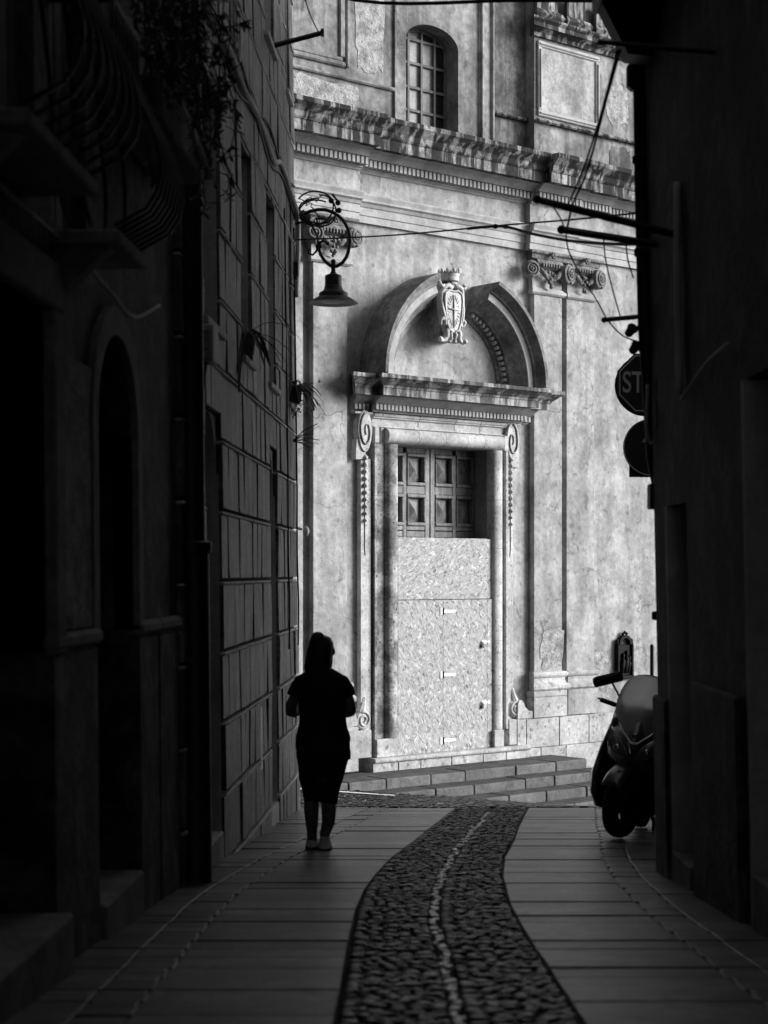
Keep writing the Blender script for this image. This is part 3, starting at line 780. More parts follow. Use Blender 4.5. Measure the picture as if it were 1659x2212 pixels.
# chipboard hoarding over the lower half of the door
hoard = empty('chipboard_hoarding', (CH_LOC[0]+.1*math.sin(CH_ROT), CH_LOC[1]-.1*math.cos(CH_ROT), CH_LOC[2]), 'pale chipboard hoarding with white strap hinges closing the church doorway', 'hoarding', rot=(0, 0, CH_ROT))
def hb(name, x0, x1, z0, z1, m, y0=-.005, y1=.014):   # boards stand flush with the front of the jambs
    o = obj(name, MB().bx(-(x1-x0)/2, (x1-x0)/2, y0, y1, -(z1-z0)/2, (z1-z0)/2), m, hoard, loc=((x0+x1)/2, 0, (z0+z1)/2)); return o
hb('board', DL+.004, .712, 2.304, 3.155, 'osb_horizontal')
hb('board', .716, DR-.004, 2.304, 3.15, 'osb_vertical', .012, .03)
hb('board', DL+.004, -.131, .184, 2.294, 'osb_vertical')
leafr = hb('hinged_board', -.124, .712, .184, 2.294, 'osb_vertical', -.004, .015)
hb('board', .717, DR-.004, .184, 2.294, 'osb_vertical')
for z in (2.134, 1.25, .335):
    h = MB(); h.bx(-.182, -.140, -.014, -.005, z-.05, z+.05); obj('hinge_plate', h, 'white_metal', hoard)
    h = MB(); h.prism([(-.113, z-.022), (.095, z-.017), (.115, z), (.095, z+.017), (-.113, z+.022)], -.013, -.004); st = obj('hinge_strap', h, 'white_metal', hoard)
    obj('hinge_pin', MB().lathe([(.011, z-.05), (.011, z+.05)], 8, (-.127, -.015, 0)), 'iron', hoard)
for z in (1.69, .83):
    h = MB(); h.bx(.60, .695, -.014, -.004, z-.022, z+.022); h.bx(.718, .76, -.014, -.005, z-.02, z+.02); h.bx(.64, .74, -.02, -.014, z-.008, z+.006); obj('hasp', h, 'white_metal', hoard)
    k = MB(); k.bx(.592, .622, -.035, -.014, z-.085, z-.03); k.tube([(.597, -.025, z-.03), (.6, -.025, z), (.614, -.025, z), (.617, -.025, z-.03)], .005, 6); obj('padlock', k, 'iron', hoard)

# church steps: rows of granite blocks in front of the door
steps = empty('church_steps', CH_LOC, 'four worn granite steps leading to the boarded church door', 'steps', rot=(0, 0, CH_ROT))
rr = random.Random(21)
def top_dark(o):                                    # darker upward faces, tooled riser
    o.data.materials.append(MAT['granite_tread'])
    for p in o.data.polygons:
        if p.normal.z > .9: p.material_index = 1
for k in range(4):
    zt = -.13*k; d0 = .86+.40*k
    u = -4.6; ue = 1.97+.35*k
    while u < ue:
        L = rr.uniform(.52, .95)
        if ue - u - L < .3: L = ue - u
        j = rr.uniform(-.008, .008)
        obj('step_block', MB().bx(u+.003, u+L-.003, -d0+j, -d0+.41, zt-.6, zt+rr.uniform(-.004, .004)), 'granite_step', steps, bev=.022, bseg=3); top_dark(col.objects[-1])
        u += L
    if k == 0:
        u = -4.6
        while u < ue:
            L = min(rr.uniform(.6, 1.1), ue-u)
            obj('platform_slab', MB().bx(u+.002, u+L-.002, -.86+.413, -.0, -.6, rr.uniform(-.003, .001)), 'granite_tread', steps, bev=.006); u += L

# bronze relief plaque and thin post right of the portal
def fl(u, d, z):                                     # church-local to world
    c, s = math.cos(CH_ROT), math.sin(CH_ROT)
    return (CH_LOC[0]+u*c+d*s, CH_LOC[1]+u*s-d*c, CH_LOC[2]+z)
plq = empty('relief_plaque', fl(3.66, 0, 1.07), 'dark bronze relief plaque with crested frame on the church wall', 'plaque', rot=(0, 0, CH_ROT))
obj('backplate', MB().bx(-.16, .16, -.05, 0, .02, .50), 'bronze', plq, bev=.01)
for s in (-1, 1):
    obj('frame_post', MB().bx(s*.16-.025, s*.16+.025, -.08, 0, 0, .50), 'bronze', plq, bev=.012)
    obj('finial', MB().lathe([(.03, .50), (.036, .52), (.024, .54), (.03, .56), (.012, .59)], 10, (s*.16, -.04, 0)), 'bronze', plq, smooth=True)
obj('frame_base', MB().bx(-.2, .2, -.08, 0, -.03, .025), 'bronze', plq, bev=.01)
cr3 = MB(); cr3.arc([(.10, 0), (.10, .08), (.145, .08), (.145, 0)], 0, math.pi, 0, .50, 14)
obj('crest', cr3, 'bronze', plq, smooth='auto')
fn = MB()
for x in (-.04, 0, .04): fn.ball((x, -.05, .665 + (.02 if x == 0 else 0)), .024, 8, 6)
obj('crest_knob', fn, 'bronze', plq, smooth=True)
fg = MB()
for x, h in ((-.06, .34), (.02, .38), (.075, .30)):
    fg.loft([(x, -.05, .06, .03, .02), (x, -.065, .18, .045, .03), (x+.01, -.07, h-.1, .035, .03), (x+.01, -.065, h-.05, .014, .014), (x+.012, -.07, h, .024, .024), (x+.012, -.06, h+.03, .01, .01)], 9)
obj('relief_figure', fg, 'bronze', plq, smooth=True)
top('metal_post', MB().tube([(3.13, 20, gz(3.13, 20)-.1), (3.13, 20, -.86)], .024, 10).ball((3.13, 20, -.855), .026), 'iron', (3.13, 20, gz(3.13, 20)),
    'slim dark metal post at the corner beyond the scooter', 'post', smooth='auto')

# ------------------------------------------------------------------ left-hand buildings: coordinates Y along the alley, d out from the wall, z up
def lp(Y, d, z): return (WL(Y, z) + d, Y, z)
def lmap(mb):                                          # mb built with x=d, y=Y, z=z
    mb.v = [(WL(y, z) + x, y, z) for x, y, z in mb.v]; return mb
def wall_grid(mb, Y0, Y1, z0, z1, holes, d0, d1):
    ysx = sorted({Y0, Y1, *[h[0] for h in holes], *[h[1] for h in holes]}); zs = sorted({z0, z1, *[h[2] for h in holes], *[h[3] for h in holes]})
    for a, b in zip(ysx, ysx[1:]):
        run = None
        for c, d in zip(zs, zs[1:]):
            inside = any(h[0] <= a and b <= h[1] and h[2] <= c and d <= h[3] for h in holes)
            if inside:
                if run: mb.bx(d0, d1, a, b, run[0], run[1]); run = None
            else:
                run = (run[0], d) if run else (c, d)
        if run: mb.bx(d0, d1, a, b, run[0], run[1])
    return mb
FY0, FY1, FTOP = 10.42, 18.04, 9.0
far_b = empty('rusticated_building', (WL(FY0), FY0, gz(-1, FY0)), 'dark stone-faced building with block courses along the left of the alley', 'building')
fw = [(11.42, 12.24), (13.49, 14.08), (15.36, 16.04), (17.22, 17.62)]
wins = [(a, b, 1.72, 3.40) for a, b in fw] + [(a, b, 4.86, 6.6) for a, b in fw]
doors = [(11.42, 12.24, -4, 1.12), (15.36, 16.04, -4, 1.14)]
holes = wins + doors
obj('wall', lmap(wall_grid(MB(), FY0, FY1, -4.5, FTOP, holes, -.45, -.012)), 'rustic_wall', far_b, world=True)
obj('building_body', lmap(MB().bx(-6, -.452, FY0, FY1, -4.5, FTOP)), 'rustic_wall', far_b, world=True)
obj('roof_edge', lmap(MB().bx(-6, .35, FY0+.02, FY1+.3, FTOP+.002, FTOP+.2)), 'rustic_wall', far_b, world=True)
def block_mesh(w, h, t, ch=.005):
    mb = MB(); a, b = w/2, h/2; ct = .012
    vs = [(0, -a, -b), (0, a, -b), (0, a, b), (0, -a, b), (t-ch, -a, -b), (t-ch, a, -b), (t-ch, a, b), (t-ch, -a, b),
          (t, -a+ch, -b+ch), (t, a-ch, -b+ch), (t, a-ch, b-ct), (t, -a+ch, b-ct)]
    return mb.add(vs, [(0,1,5,4),(1,2,6,5),(2,3,7,6),(3,0,4,7),(4,5,9,8),(5,6,10,9),(6,7,11,10),(7,4,8,11),(8,9,10,11)])
bcache = {}
rr = random.Random(3)
lines = sorted({FY0, FY1, *[x for h in fw for x in h]})
for k in range(-6, 12):
    z0, z1 = -.052+.505*k, -.052+.505*(k+1)
    for a, b in zip(lines, lines[1:]):
        free = [(z0, z1)]
        for h in holes:
            if h[0] <= a+1e-6 and b <= h[1]+1e-6:
                nf = []
                for p, q in free:
                    if h[3] <= p or h[2] >= q: nf.append((p, q)); continue
                    if h[2] > p: nf.append((p, h[2]))
                    if h[3] < q: nf.append((h[3], q))
                free = nf
        for p, q in free:
            if q-p < .06 or q < gz(-1, b): continue
            if (1238 - p*3700/((a+b)/2)) < -250: continue
            lj = rr.uniform(-.004, .006); obj('course_glint', lmap(MB().bx(-.012, .046+lj, a+.004, b-.004, q-.034, q-.012)), 'sill_and_glint', far_b, world=True, bev=.006)  # pale strip painted in for light catching the top edge of each course
            n = max(1, round((b-a)/.30)); wv = (b-a)/n
            for i in range(n):
                key = (round(wv-.010, 3), round(q-p-.05, 3))
                if key not in bcache: bcache[key] = mesh('block', block_mesh(key[0], key[1], .05), 'rustic_block')
                Yc = a+wv*(i+.5); zc = (p+q)/2-.012
                o = inst('block', bcache[key], far_b, Vector(lp(Yc, -.014+rr.uniform(-.006, .012), zc)) - far_b.location, (rr.uniform(-.003, .003), R(-.5)+rr.uniform(-.02, .02), R(-2.4)+rr.uniform(-.025, .025)))
# arched door heads, door leaves, thresholds
for Y0, Y1, _, zt in doors:
    n = 14; c, h = (Y0+Y1)/2, (Y1-Y0)/2; m_ = MB()
    for i in range(n):
        a0, a1 = math.pi*i/n, math.pi*(i+1)/n
        ya, yb = c-h*math.cos(a0), c-h*math.cos(a1); za, zb = zt-.42+.42*math.sin(a0), zt-.42+.42*math.sin(a1)
        m_.add([(-.44, ya, za), (-.44, yb, zb), (-.44, yb, zt+.001), (-.44, ya, zt+.001), (-.006, ya, za), (-.006, yb, zb), (-.006, yb, zt+.001), (-.006, ya, zt+.001)],
               [(0,1,2,3), (4,7,6,5), (0,4,5,1), (3,2,6,7), (0,3,7,4), (1,5,6,2)])
    obj('arch_head', lmap(m_), 'reveal', far_b, world=True)
    for yj in (Y0, Y1):
        s = 1 if yj == Y0 else -1
        obj('door_jamb', lmap(MB().bx(-.44, .012, yj-(.0 if s > 0 else .012), yj+(.012 if s > 0 else 0), -4, zt-.42)), 'reveal', far_b, world=True)
    dl = obj('door_leaf', lmap(MB().bx(-.30, -.26, Y0+.013, Y1-.013, -3.2, .50)), 'wood_dark', far_b, world=True)
    obj('transom', lmap(MB().bx(-.30, -.10, Y0+.013, Y1-.013, .50, .56)), 'iron', dl, world=True)
    zg = gz(-1, c); obj('doorstep', lmap(MB().bx(-.42, .03, Y0+.013, Y1-.013, zg-.2, zg+.17)), 'sill_and_glint', far_b, world=True, bev=.01)
for Y0, Y1, z0, z1 in wins:
    wf = obj('window', lmap(MB().bx(-.30, -.26, Y0, Y1, z0, z1)), 'wood_dark', far_b, world=True)
    for yj in (Y0, Y1):
        s = 1 if yj == Y0 else -1
        obj('reveal_lining', lmap(MB().bx(-.258, .012, yj-(0 if s > 0 else .01), yj+(.01 if s > 0 else 0), z0, z1)), 'reveal', wf, world=True)
    obj('sill', lmap(MB().bx(-.25, .075, Y0-.06, Y1+.05, z0-.055, z0-.003)), 'sill_and_glint', wf, world=True, bev=.006)
    nb = int((z1-z0)/.07)
    for i in range(nb):
        z = z0+.02+i*(z1-z0)/nb
        obj('shutter_slat', lmap(MB().bx(-.255, -.235, Y0+.014, Y1-.014, z, z+.04)), 'shutter_wood', wf, world=True)

# near building on the left
NY0 = -9.0
near_b = empty('near_plaster_building', (WL(6), 6, gz(-1, 6)), 'dark peeling plastered building with two doorways on the near left', 'building')
nd = [(5.7, 7.10, -4, 1.10), (8.02, 9.02, -4, 1.18)]
nwin = [(5.95, 6.98, 1.62, 3.9), (7.25, 7.95, 1.5, 3.6)]
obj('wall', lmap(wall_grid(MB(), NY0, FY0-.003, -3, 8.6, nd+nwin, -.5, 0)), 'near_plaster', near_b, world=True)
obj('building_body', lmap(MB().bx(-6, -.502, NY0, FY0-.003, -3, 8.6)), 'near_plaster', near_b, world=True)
def nb_(name, d0, d1, Y0, Y1, z0, z1, m, par=None, **k): return obj(name, lmap(MB().bx(d0, d1, Y0, Y1, z0, z1)), m, par or near_b, world=True, **k)
nb_('door_lintel', -.05, .05, 5.5, 7.27, 1.10, 1.30, 'near_stone', bev=.01)
nb_('door_jamb', -.3, .05, 7.10, 7.27, -.34, 1.098, 'near_stone', bev=.01)
for Y0, Y1, zb in ((7.10, 8.0, -.33), (9.03, 9.62, -.33), (9.64, 10.3, -.33), (4.2, 5.68, -.33)):
    nb_('plinth_stone', -.02, .03, Y0, Y1, -2.6, zb, 'near_plaster', bev=.02); nb_('plinth_cap', -.02, .055, Y0-.01, Y1+.01, zb+.002, zb+.075, 'near_stone', bev=.02)
nb_('rubble_patch', -.01, .025, 7.30, 7.98, -.25, .95, 'plaster_fallen', bev=.01)
for Y0, Y1, _, zt in nd: nb_('door_leaf', -.36, -.32, Y0, Y1, -3, zt, 'wood_dark')
for Y0, Y1 in ((5.75, 7.05), (8.03, 9.0)):
    zg = gz(-1, (Y0+Y1)/2); nb_('doorstep', -.4, .12 if Y0 < 7 else .05, Y0, Y1, zg-.2, zg+.2, 'near_stone', bev=.015)
n = 16; Y0, Y1, zt = 8.02, 9.02, 1.18; c, h = (Y0+Y1)/2, (Y1-Y0)/2; zs_ = zt-.46
m_ = MB(); sp = MB(); sur = MB()
for i in range(n):
    a0, a1 = math.pi*i/n, math.pi*(i+1)/n
    P0, P1 = (c-h*math.cos(a0), zs_+.46*math.sin(a0)), (c-h*math.cos(a1), zs_+.46*math.sin(a1))
    Q0, Q1 = (c-(h+.12)*math.cos(a0), zs_+.60*math.sin(a0)), (c-(h+.12)*math.cos(a1), zs_+.60*math.sin(a1))
    m_.add([(-.49, *P0), (-.49, *P1), (-.49, P1[0], zt+.001), (-.49, P0[0], zt+.001), (-.004, *P0), (-.004, *P1), (-.004, P1[0], zt+.001), (-.004, P0[0], zt+.001)], [(0,1,2,3), (4,7,6,5), (0,4,5,1), (3,2,6,7), (0,3,7,4), (1,5,6,2)])
    v_ = MB().add([(-.1, *P0), (-.1, *P1), (-.1, *Q1), (-.1, *Q0), (.035, *P0), (.035, *P1), (.035, *Q1), (.035, *Q0)], [(0,1,2,3), (4,7,6,5), (0,4,5,1), (3,2,6,7), (0,3,7,4), (1,5,6,2)])
    sur.add(v_.v, v_.f)
obj('arch_head', lmap(m_), 'near_plaster', near_b, world=True); 
for Ya, Yb in ((Y0-.12, Y0), (Y1, Y1+.12)):
    sur.bx(-.1, .035, Ya, Yb, -.30, zs_)
obj('arch_surround', lmap(sur), 'near_stone', near_b, world=True)
nb_('letterbox', -.32, -.27, 8.5, 8.8, -.22, -.06, 'iron')
# planked shutters behind the balconies
for Y0, Y1, z0, z1 in nwin:
    sh_ = nb_('shutter', -.12, -.09, Y0, Y1, z0, z1, 'shutter_wood')
    k = Y0+.01
    while k < Y1-.05:
        nb_('plank', -.09, -.06, k, min(k+.15, Y1), z0+.02, z1, 'shutter_wood' , sh_, bev=.008); k += .17
# two small balconies with bulging iron railings
def balcony(label, Y0, Y1, z, p):
    b = empty('balcony', lp((Y0+Y1)/2, 0, z), label, 'balcony', 'bulging iron balconies on the near building')
    obj('slab', lmap(MB().bx(.002, p, Y0, Y1, z-.06, z)), 'near_stone', b, world=True, bev=.008)
    obj('corbel', lmap(MB().add([(0, Y0+.08, z-.06), (p*.8, Y0+.08, z-.06), (0, Y0+.08, z-.28), (0, Y0+.18, z-.06), (p*.8, Y0+.18, z-.06), (0, Y0+.18, z-.28)], [(0,1,2), (3,5,4), (0,2,5,3), (1,4,5,2), (0,3,4,1)])), 'near_stone', b, world=True)
    def bar(Y, base, od, oy):
        pts = []
        for i in range(14):
            t = i/13; zz_ = z+.02+.95*t
            bul = .20*math.sin(min(1, t/.8)**.6*math.pi)**1.1 if t < .8 else 0
            pts.append((base[0]+od*bul, Y+oy*bul, zz_))
        return pts
    n_ = 7
    for i in range(n_+1):
        Y = Y0+.03+(Y1-Y0-.06)*i/n_
        obj('baluster', lmap(MB().tube(bar(Y, (p-.03,), 1, 0), .009, 6)), 'iron', b, world=True, smooth=True)
    for d in (.08, .17):
        if d < p-.05:
            for Y, s in ((Y0+.03, -1), (Y1-.03, 1)): obj('baluster', lmap(MB().tube(bar(Y, (d,), 0, s), .009, 6)), 'iron', b, world=True, smooth=True)
    obj('handrail', lmap(MB().tube([(.0, Y0+.03, z+.98), (p-.03, Y0+.03, z+.98), (p-.03, Y1-.03, z+.98), (0, Y1-.03, z+.98)], .016, 6)), 'iron', b, world=True)
balcony('larger bulging iron balcony with thick slab at the upper left edge', 5.7, 6.78, 1.55, .30)
balcony('smaller bulging iron balcony beyond, above the arched doorway', 7.22, 7.84, 1.45, .30)
# iron downpipe at the joint between the two buildings
dp = empty('drainpipe', lp(10.62, .08, gz(-1, 10.6)), 'thick black iron drainpipe between the plastered and the stone building', 'drainpipe')
obj('upper_pipe', lmap(MB().tube([(.075, 10.6, .14), (.075, 10.6, 4.6)], .078, 16)), 'iron', dp, world=True, smooth='auto')
obj('lower_pipe', lmap(MB().tube([(.085, 10.6, gz(-1, 10.6)-.02), (.085, 10.6, .14)], .092, 16)), 'iron', dp, world=True, smooth='auto')
obj('collar', lmap(MB().lathe([(.095, .12), (.115, .13), (.115, .19), (.095, .2)], 16, (.08, 10.6, 0))), 'iron', dp, world=True, smooth='auto')
for z in (-1.4, -.55, 1.4, 2.6): obj('bracket', lmap(MB().bx(-.02, .08, 10.49, 10.72, z, z+.04)), 'iron', dp, world=True)

# cables along the left wall
def cable(name, pts, r, m, label, cat='cable', group=None, n=6, sub_=6):
    P = [Vector(p) for p in pts]; Q = []
    for i in range(len(P)-1):                          # Catmull-Rom
        a, b, c, d = P[max(i-1, 0)], P[i], P[i+1], P[min(i+2, len(P)-1)]
        for k in range(sub_):
            t = k/sub_; Q.append(.5*((2*b)+(c-a)*t+(2*a-5*b+4*c-d)*t*t+(3*b-a-3*c+d)*t**3))
    Q.append(P[-1])
    return top(name, MB().tube(Q, r, n), m, tuple(P[0]), label, cat, group, smooth=True)
cable('cable_bundle', [lp(10.7, .06, 3.98), lp(11.6, .07, 3.80), lp(12.6, .06, 3.86), lp(13.4, .07, 3.80), lp(14.6, .06, 3.86), lp(15.6, .07, 3.76), lp(16.4, .06, 3.92), lp(17.2, .07, 3.84), lp(17.95, .08, 3.66), lp(18.0, .05, 2.9)], .026, 'cable_grey', 'pale bundle of cables looping along the upper stone wall')
cb = empty('cable_tie_row', lp(10.8, .06, 3.8)) if False else None
for k, (dz, r, lab) in enumerate(((.13, .013, 'thin black cable running just above the pale bundle'), (-.10, .012, 'thin black cable sagging just below the pale bundle'))):
    cable('wall_cable', [lp(10.7+1.2*i, .05, 3.86+dz+(.09 if i % 2 else -.05)*(1 if k else -1)) for i in range(7)], r, 'cable_black', lab)
cable('wall_cable', [lp(5.5, .03, 1.47), lp(6.4, .04, 1.42), lp(7.6, .04, 1.40), lp(8.3, .04, 1.36), lp(8.9, .04, 1.33), lp(9.6, .05, 1.50)], .011, 'cable_grey', 'pale cable sagging along the near wall under the balconies')
for k, Y in enumerate((17.86, 16.9)):
    cable('wall_cable', [lp(Y, .04, 3.6), lp(Y-.03, .05, 2.4), lp(Y+.02, .05, 1.0), lp(Y-.02, .05, .2), lp(Y+.08, .05, -.3), lp(Y, .05, -.75)], .010, 'cable_black', ('black cable hanging down the stone wall at the corner', 'black cable hanging down the stone wall short of the corner')[k])
coil = MB()
for k, (dy, dz) in enumerate(((0, 0), (.12, -.07))):
    coil.tube([(.06+.01*k, 13.05+dy+.07*math.sin(t), 4.2+dz+.20*math.cos(t)) for t in [2*math.pi*i/24 for i in range(25)]], .011, 6)
top('cable_coil', lmap(coil), 'cable_grey', lp(13.05, .06, 4.0), 'two pale cable loops hanging high on the stone wall', 'cable coil', smooth=True)
# steel arm near the top
arm = empty('projecting_bracket', lp(15.85, 0, 4.86), 'dark steel arm sticking out high from the stone building', 'bracket')
obj('bar', MB().tube([lp(15.85, -.02, 4.86), (-.57, 15.85, 5.0)], .024, 4), 'iron', arm, world=True)
obj('end_cap', MB().bx(-.585, -.555, 15.82, 15.88, 4.97, 5.03), 'iron', arm, world=True)
cable('guy_wire', [(-.60, 15.85, 4.99), (-.75, 15.9, 5.4), (-.95, 16.2, 6.6)], .006, 'cable_black', 'thin wire from the steel arm up the stone wall', 'wire')
# louvred box, sill plants, white strip, lamp socket
bxo = empty('utility_box', lp(11.05, 0, 1.36), 'grey louvred utility box on the stone wall beside the first stone doorway', 'box')
obj('case', lmap(MB().bx(.03, .16, 10.98, 11.22, 1.36, 1.60)), 'box_grey', bxo, world=True, bev=.01)
for i in range(7): obj('louvre', lmap(MB().bx(.045, .145, 10.966, 10.982, 1.385+.028*i, 1.400+.028*i)), 'cable_grey', bxo, world=True)
cable('wall_cable', [lp(11.06, .1, 1.36), lp(11.08, .06, 1.0), lp(11.05, .05, .4), lp(11.08, .05, -.6)], .011, 'cable_black', 'black cable dropping from the louvred box')
top('wall_sun_strip', lmap(MB().bx(.028, .045, 14.42, 14.56, -1.66, -1.13)), 'white_bulb_and_sun', lp(14.49, .03, -1.66), 'white strip painted in for sunlight low on the stone wall', 'conduit')  # white strip put in for a sliver of sunlight on the wall
top('broken_lamp', MB().tube([lp(18.0, .02, .48), lp(18.0, .09, .46)], .014, 8).ball(lp(18.0, .13, .44), (.035, .035, .055)), 'white_bulb_and_sun', lp(18.0, .02, .45), 'small white lamp bulb on the corner of the stone building', 'lamp', smooth=True)
top('wall_bracket', lmap(MB().bx(.0, .09, 17.8, 17.9, 3.10, 3.24).tube([(.03, 17.85, 3.10), (.06, 17.85, 3.05)], .03, 6)), 'iron', lp(17.85, 0, 3.1), 'small black insulator bracket on the stone corner under the lamp', 'bracket')

def leaf_strip(mb, pts, w):
    n_ = len(pts)
    for i, p in enumerate(pts):
        ww = w*math.sin(math.pi*(.12+.88*(1-i/(n_-1))))*.5+.001
        t = Vector(pts[min(i+1, n_-1)])-Vector(pts[max(i-1, 0)]); s = t.cross(Vector((0, 0, 1)))
        s = s.normalized() if s.length > 1e-5 else Vector((1, 0, 0))
        q = Vector(p); mb.v += [tuple(q-s*ww), tuple(q+Vector((0, 0, -ww*.5))), tuple(q+s*ww)]
    o = len(mb.v)-3*n_
    for i in range(n_-1):
        for k in (0, 1): mb.f.append((o+3*i+k, o+3*i+k+1, o+3*i+3+k+1, o+3*i+3+k))
def strap_plant(label, base, n_, L, seed, pot=True, bush=0):
    rr = random.Random(seed); e = empty('potted_plant', base, label, 'plant')
    b = Vector(base)
    if pot:
        obj('pot', MB().lathe([(.055, 0), (.075, .02), (.085, .15), (.095, .16), (.095, .18), (.08, .18), (.075, .15)], 14, base), 'terracotta', e, world=True, smooth='auto')
    st = b+Vector((0, 0, .15 if pot else 0))
    lf = MB()
    for i in range(n_):
        a = rr.uniform(0, 2*math.pi); l = L*rr.uniform(.5, 1.1); up = rr.uniform(.2, 1.1)
        pts = []
        for k in range(7):
            t = k/6; pts.append(tuple(st+Vector((math.cos(a)*l*t, math.sin(a)*l*t, l*(up*t-1.1*t*t)))))
        leaf_strip(lf, pts, rr.uniform(.018, .03))
    for i in range(bush):
        a = rr.uniform(0, 2*math.pi); rad = abs(rr.gauss(0, .10)); c = st+Vector((math.cos(a)*rad, math.sin(a)*rad, rr.uniform(-.25, .1)))
        d = Vector((rr.uniform(-1, 1), rr.uniform(-1, 1), rr.uniform(-1, .4))).normalized()*rr.uniform(.03, .07); leaf_strip(lf, [tuple(c), tuple(c+d*.5), tuple(c+d)], .022)
    lf.v = lf.v; obj('leaves', lf, 'leaf', e, world=True)
strap_plant('long-leaved strap plant in a pot on the middle window sill', lp(13.6, .04, 1.72), 16, .55, 5)
strap_plant('drooping bushy plant on the window sill nearest the stone corner', lp(17.4, .07, 1.72), 40, .34, 6, bush=200)
tw = MB(); rr = random.Random(9)
for i in range(9):
    a = Vector(lp(17.6, .03, 1.35)); e_ = a+Vector((rr.uniform(.12, .30), rr.uniform(-.1, .1), rr.uniform(-.12, .22))); tw.tube([a, (a+e_)/2+Vector((0, 0, .03)), e_], .004, 4)
    for k in range(4):
        c = a.lerp(e_, .5+.15*k); leaf_strip(tw, [tuple(c), tuple(c+Vector((rr.uniform(-.03, .03), 0, -.02))), tuple(c+Vector((rr.uniform(-.05, .05), 0, -.045)))], .012)
top('wall_twig', tw, 'leaf', lp(17.6, .03, 1.35), 'sparse dry twigs growing from the stone corner', 'plant')
# trailing balcony plant, upper left
hp = empty('trailing_plant', lp(9.1, .2, 2.35), 'dark trailing plant hanging over the wall at the upper left', 'plant')
rr = random.Random(31); lf = MB(); stm = MB()
for i in range(46):
    Y = rr.uniform(8.2, 9.9); p = Vector(lp(Y, rr.uniform(.05, .42), rr.uniform(2.6, 3.4))); q = [p]
    for k in range(7): q.append(q[-1]+Vector((rr.uniform(-.03, .05), rr.uniform(-.05, .05), rr.uniform(-.13, -.02))))
    stm.tube(q, .004, 4)
    for c in q:
        for k in range(5):
            d = Vector((rr.uniform(-1, 1), rr.uniform(-1, 1), rr.uniform(-1, .5))).normalized()*rr.uniform(.03, .075); leaf_strip(lf, [tuple(c), tuple(c+d*.5), tuple(c+d)], .022)
obj('stems', stm, 'leaf', hp, world=True); obj('leaves', lf, 'leaf_pale', hp, world=True)
obj('planter', lmap(MB().bx(.02, .30, 8.3, 9.7, 2.2, 2.42)), 'terracotta', hp, world=True, bev=.01)
for i, (Y, z) in enumerate(((8.75, 2.42), (8.95, 2.40))):
    pts = [lp(Y, .32+.12*t, z-.34*t) for t in (0, .3, .6, 1)]; obj('trailing_stem', MB().tube(pts, .018, 6), 'cable_grey', hp, world=True, smooth=True)

# ------------------------------------------------------------------ street lamp on a scrolled iron bracket
LX, LY = -.53, 17.9
lamp = empty('street_lamp', lp(17.9, 0, 3.2), 'black bell-shaped street lamp hanging from a scrolled iron bracket', 'street lamp')
def W(px, py, Y=LY): return ((px-829.5)/3700*Y, Y, (1238-py)/3700*Y)
bell = [(.03, 3.20), (.035, 3.185), (.085, 3.165), (.088, 3.155), (.088, 3.06), (.092, 3.055), (.094, 3.04), (.10, 3.02), (.115, 3.00), (.145, 2.985), (.152, 2.975), (.152, 2.945), (.165, 2.94), (.19, 2.925), (.255, 2.88), (.258, 2.875), (.19, 2.895), (.14, 2.89)]
obj('shade', MB().lathe(bell, 32, (LX, LY, -.055)), 'iron', lamp, world=True, smooth='auto')
obj('diffuser', MB().lathe([(.14, 2.842), (.12, 2.832), (.06, 2.825), (.0, 2.823)], 24, (LX, LY, 0)), 'glass_pale', lamp, world=True, smooth=True)
obj('stem', MB().lathe([(.025, 3.14), (.022, 3.18), (.032, 3.21), (.022, 3.24), (.03, 3.26), (.012, 3.28)], 12, (LX, LY, 0)), 'iron', lamp, world=True, smooth=True)
ring = [W(*p) for p in ((640, 474), (655.5, 464), (669, 456.5), (687, 453), (702, 453), (718, 458), (732, 467), (741, 476), (747, 485), (752, 496), (755, 508), (756, 520), (755, 532), (752, 545), (748, 556), (740, 567), (729, 574.5), (721, 576), (713, 573.5), (701, 563), (692, 549), (688.5, 534), (691, 524.5), (698, 520), (705, 522.5))]
obj('hoop', MB().tube(ring, [.019]*22+[.016, .013, .012], 10), 'iron', lamp, world=True, smooth=True)
obj('hoop_knob', MB().ball(W(708, 526), .024, 10, 7), 'iron', lamp, world=True, smooth=True)
sc_ = [W(*p) for p in ((638, 484), (649.5, 480.5), (663, 480.5), (671, 485), (677, 493), (685.5, 509), (687.8, 527), (684, 542), (675, 551), (666.8, 547), (666, 540.5), (671, 539))]
obj('scroll', MB().tube(sc_, .012, 8), 'iron', lamp, world=True, smooth=True)
obj('hoop_band', MB().tube([W(682, 532), W(695, 532)], .02, 8), 'iron', lamp, world=True)
obj('backplate', lmap(MB().bx(-.01, .03, 17.84, 17.96, 3.2, 4.0)), 'iron', lamp, world=True)
cagem = MB(); c0 = (LX-.13, LY, 3.70)
for k in range(5):
    a = R(180+k*36); cagem.tube([(c0[0]+.05*math.cos(a)*q, LY-.02*math.sin(k), c0[2]-.09*(1-q*q)) for q in (1.0, .8, .5, .1)], .005, 5)
for k in range(6): cagem.tube([c0, (c0[0]+.06*math.cos(R(30*k+15)), LY, c0[2]+.05*math.sin(R(30*k+15)))], .005, 5)
cagem.tube([(c0[0]-.055, LY, c0[2]), (c0[0]+.055, LY, c0[2])], .008, 6)
obj('crown_ornament', cagem, 'iron', lamp, world=True)
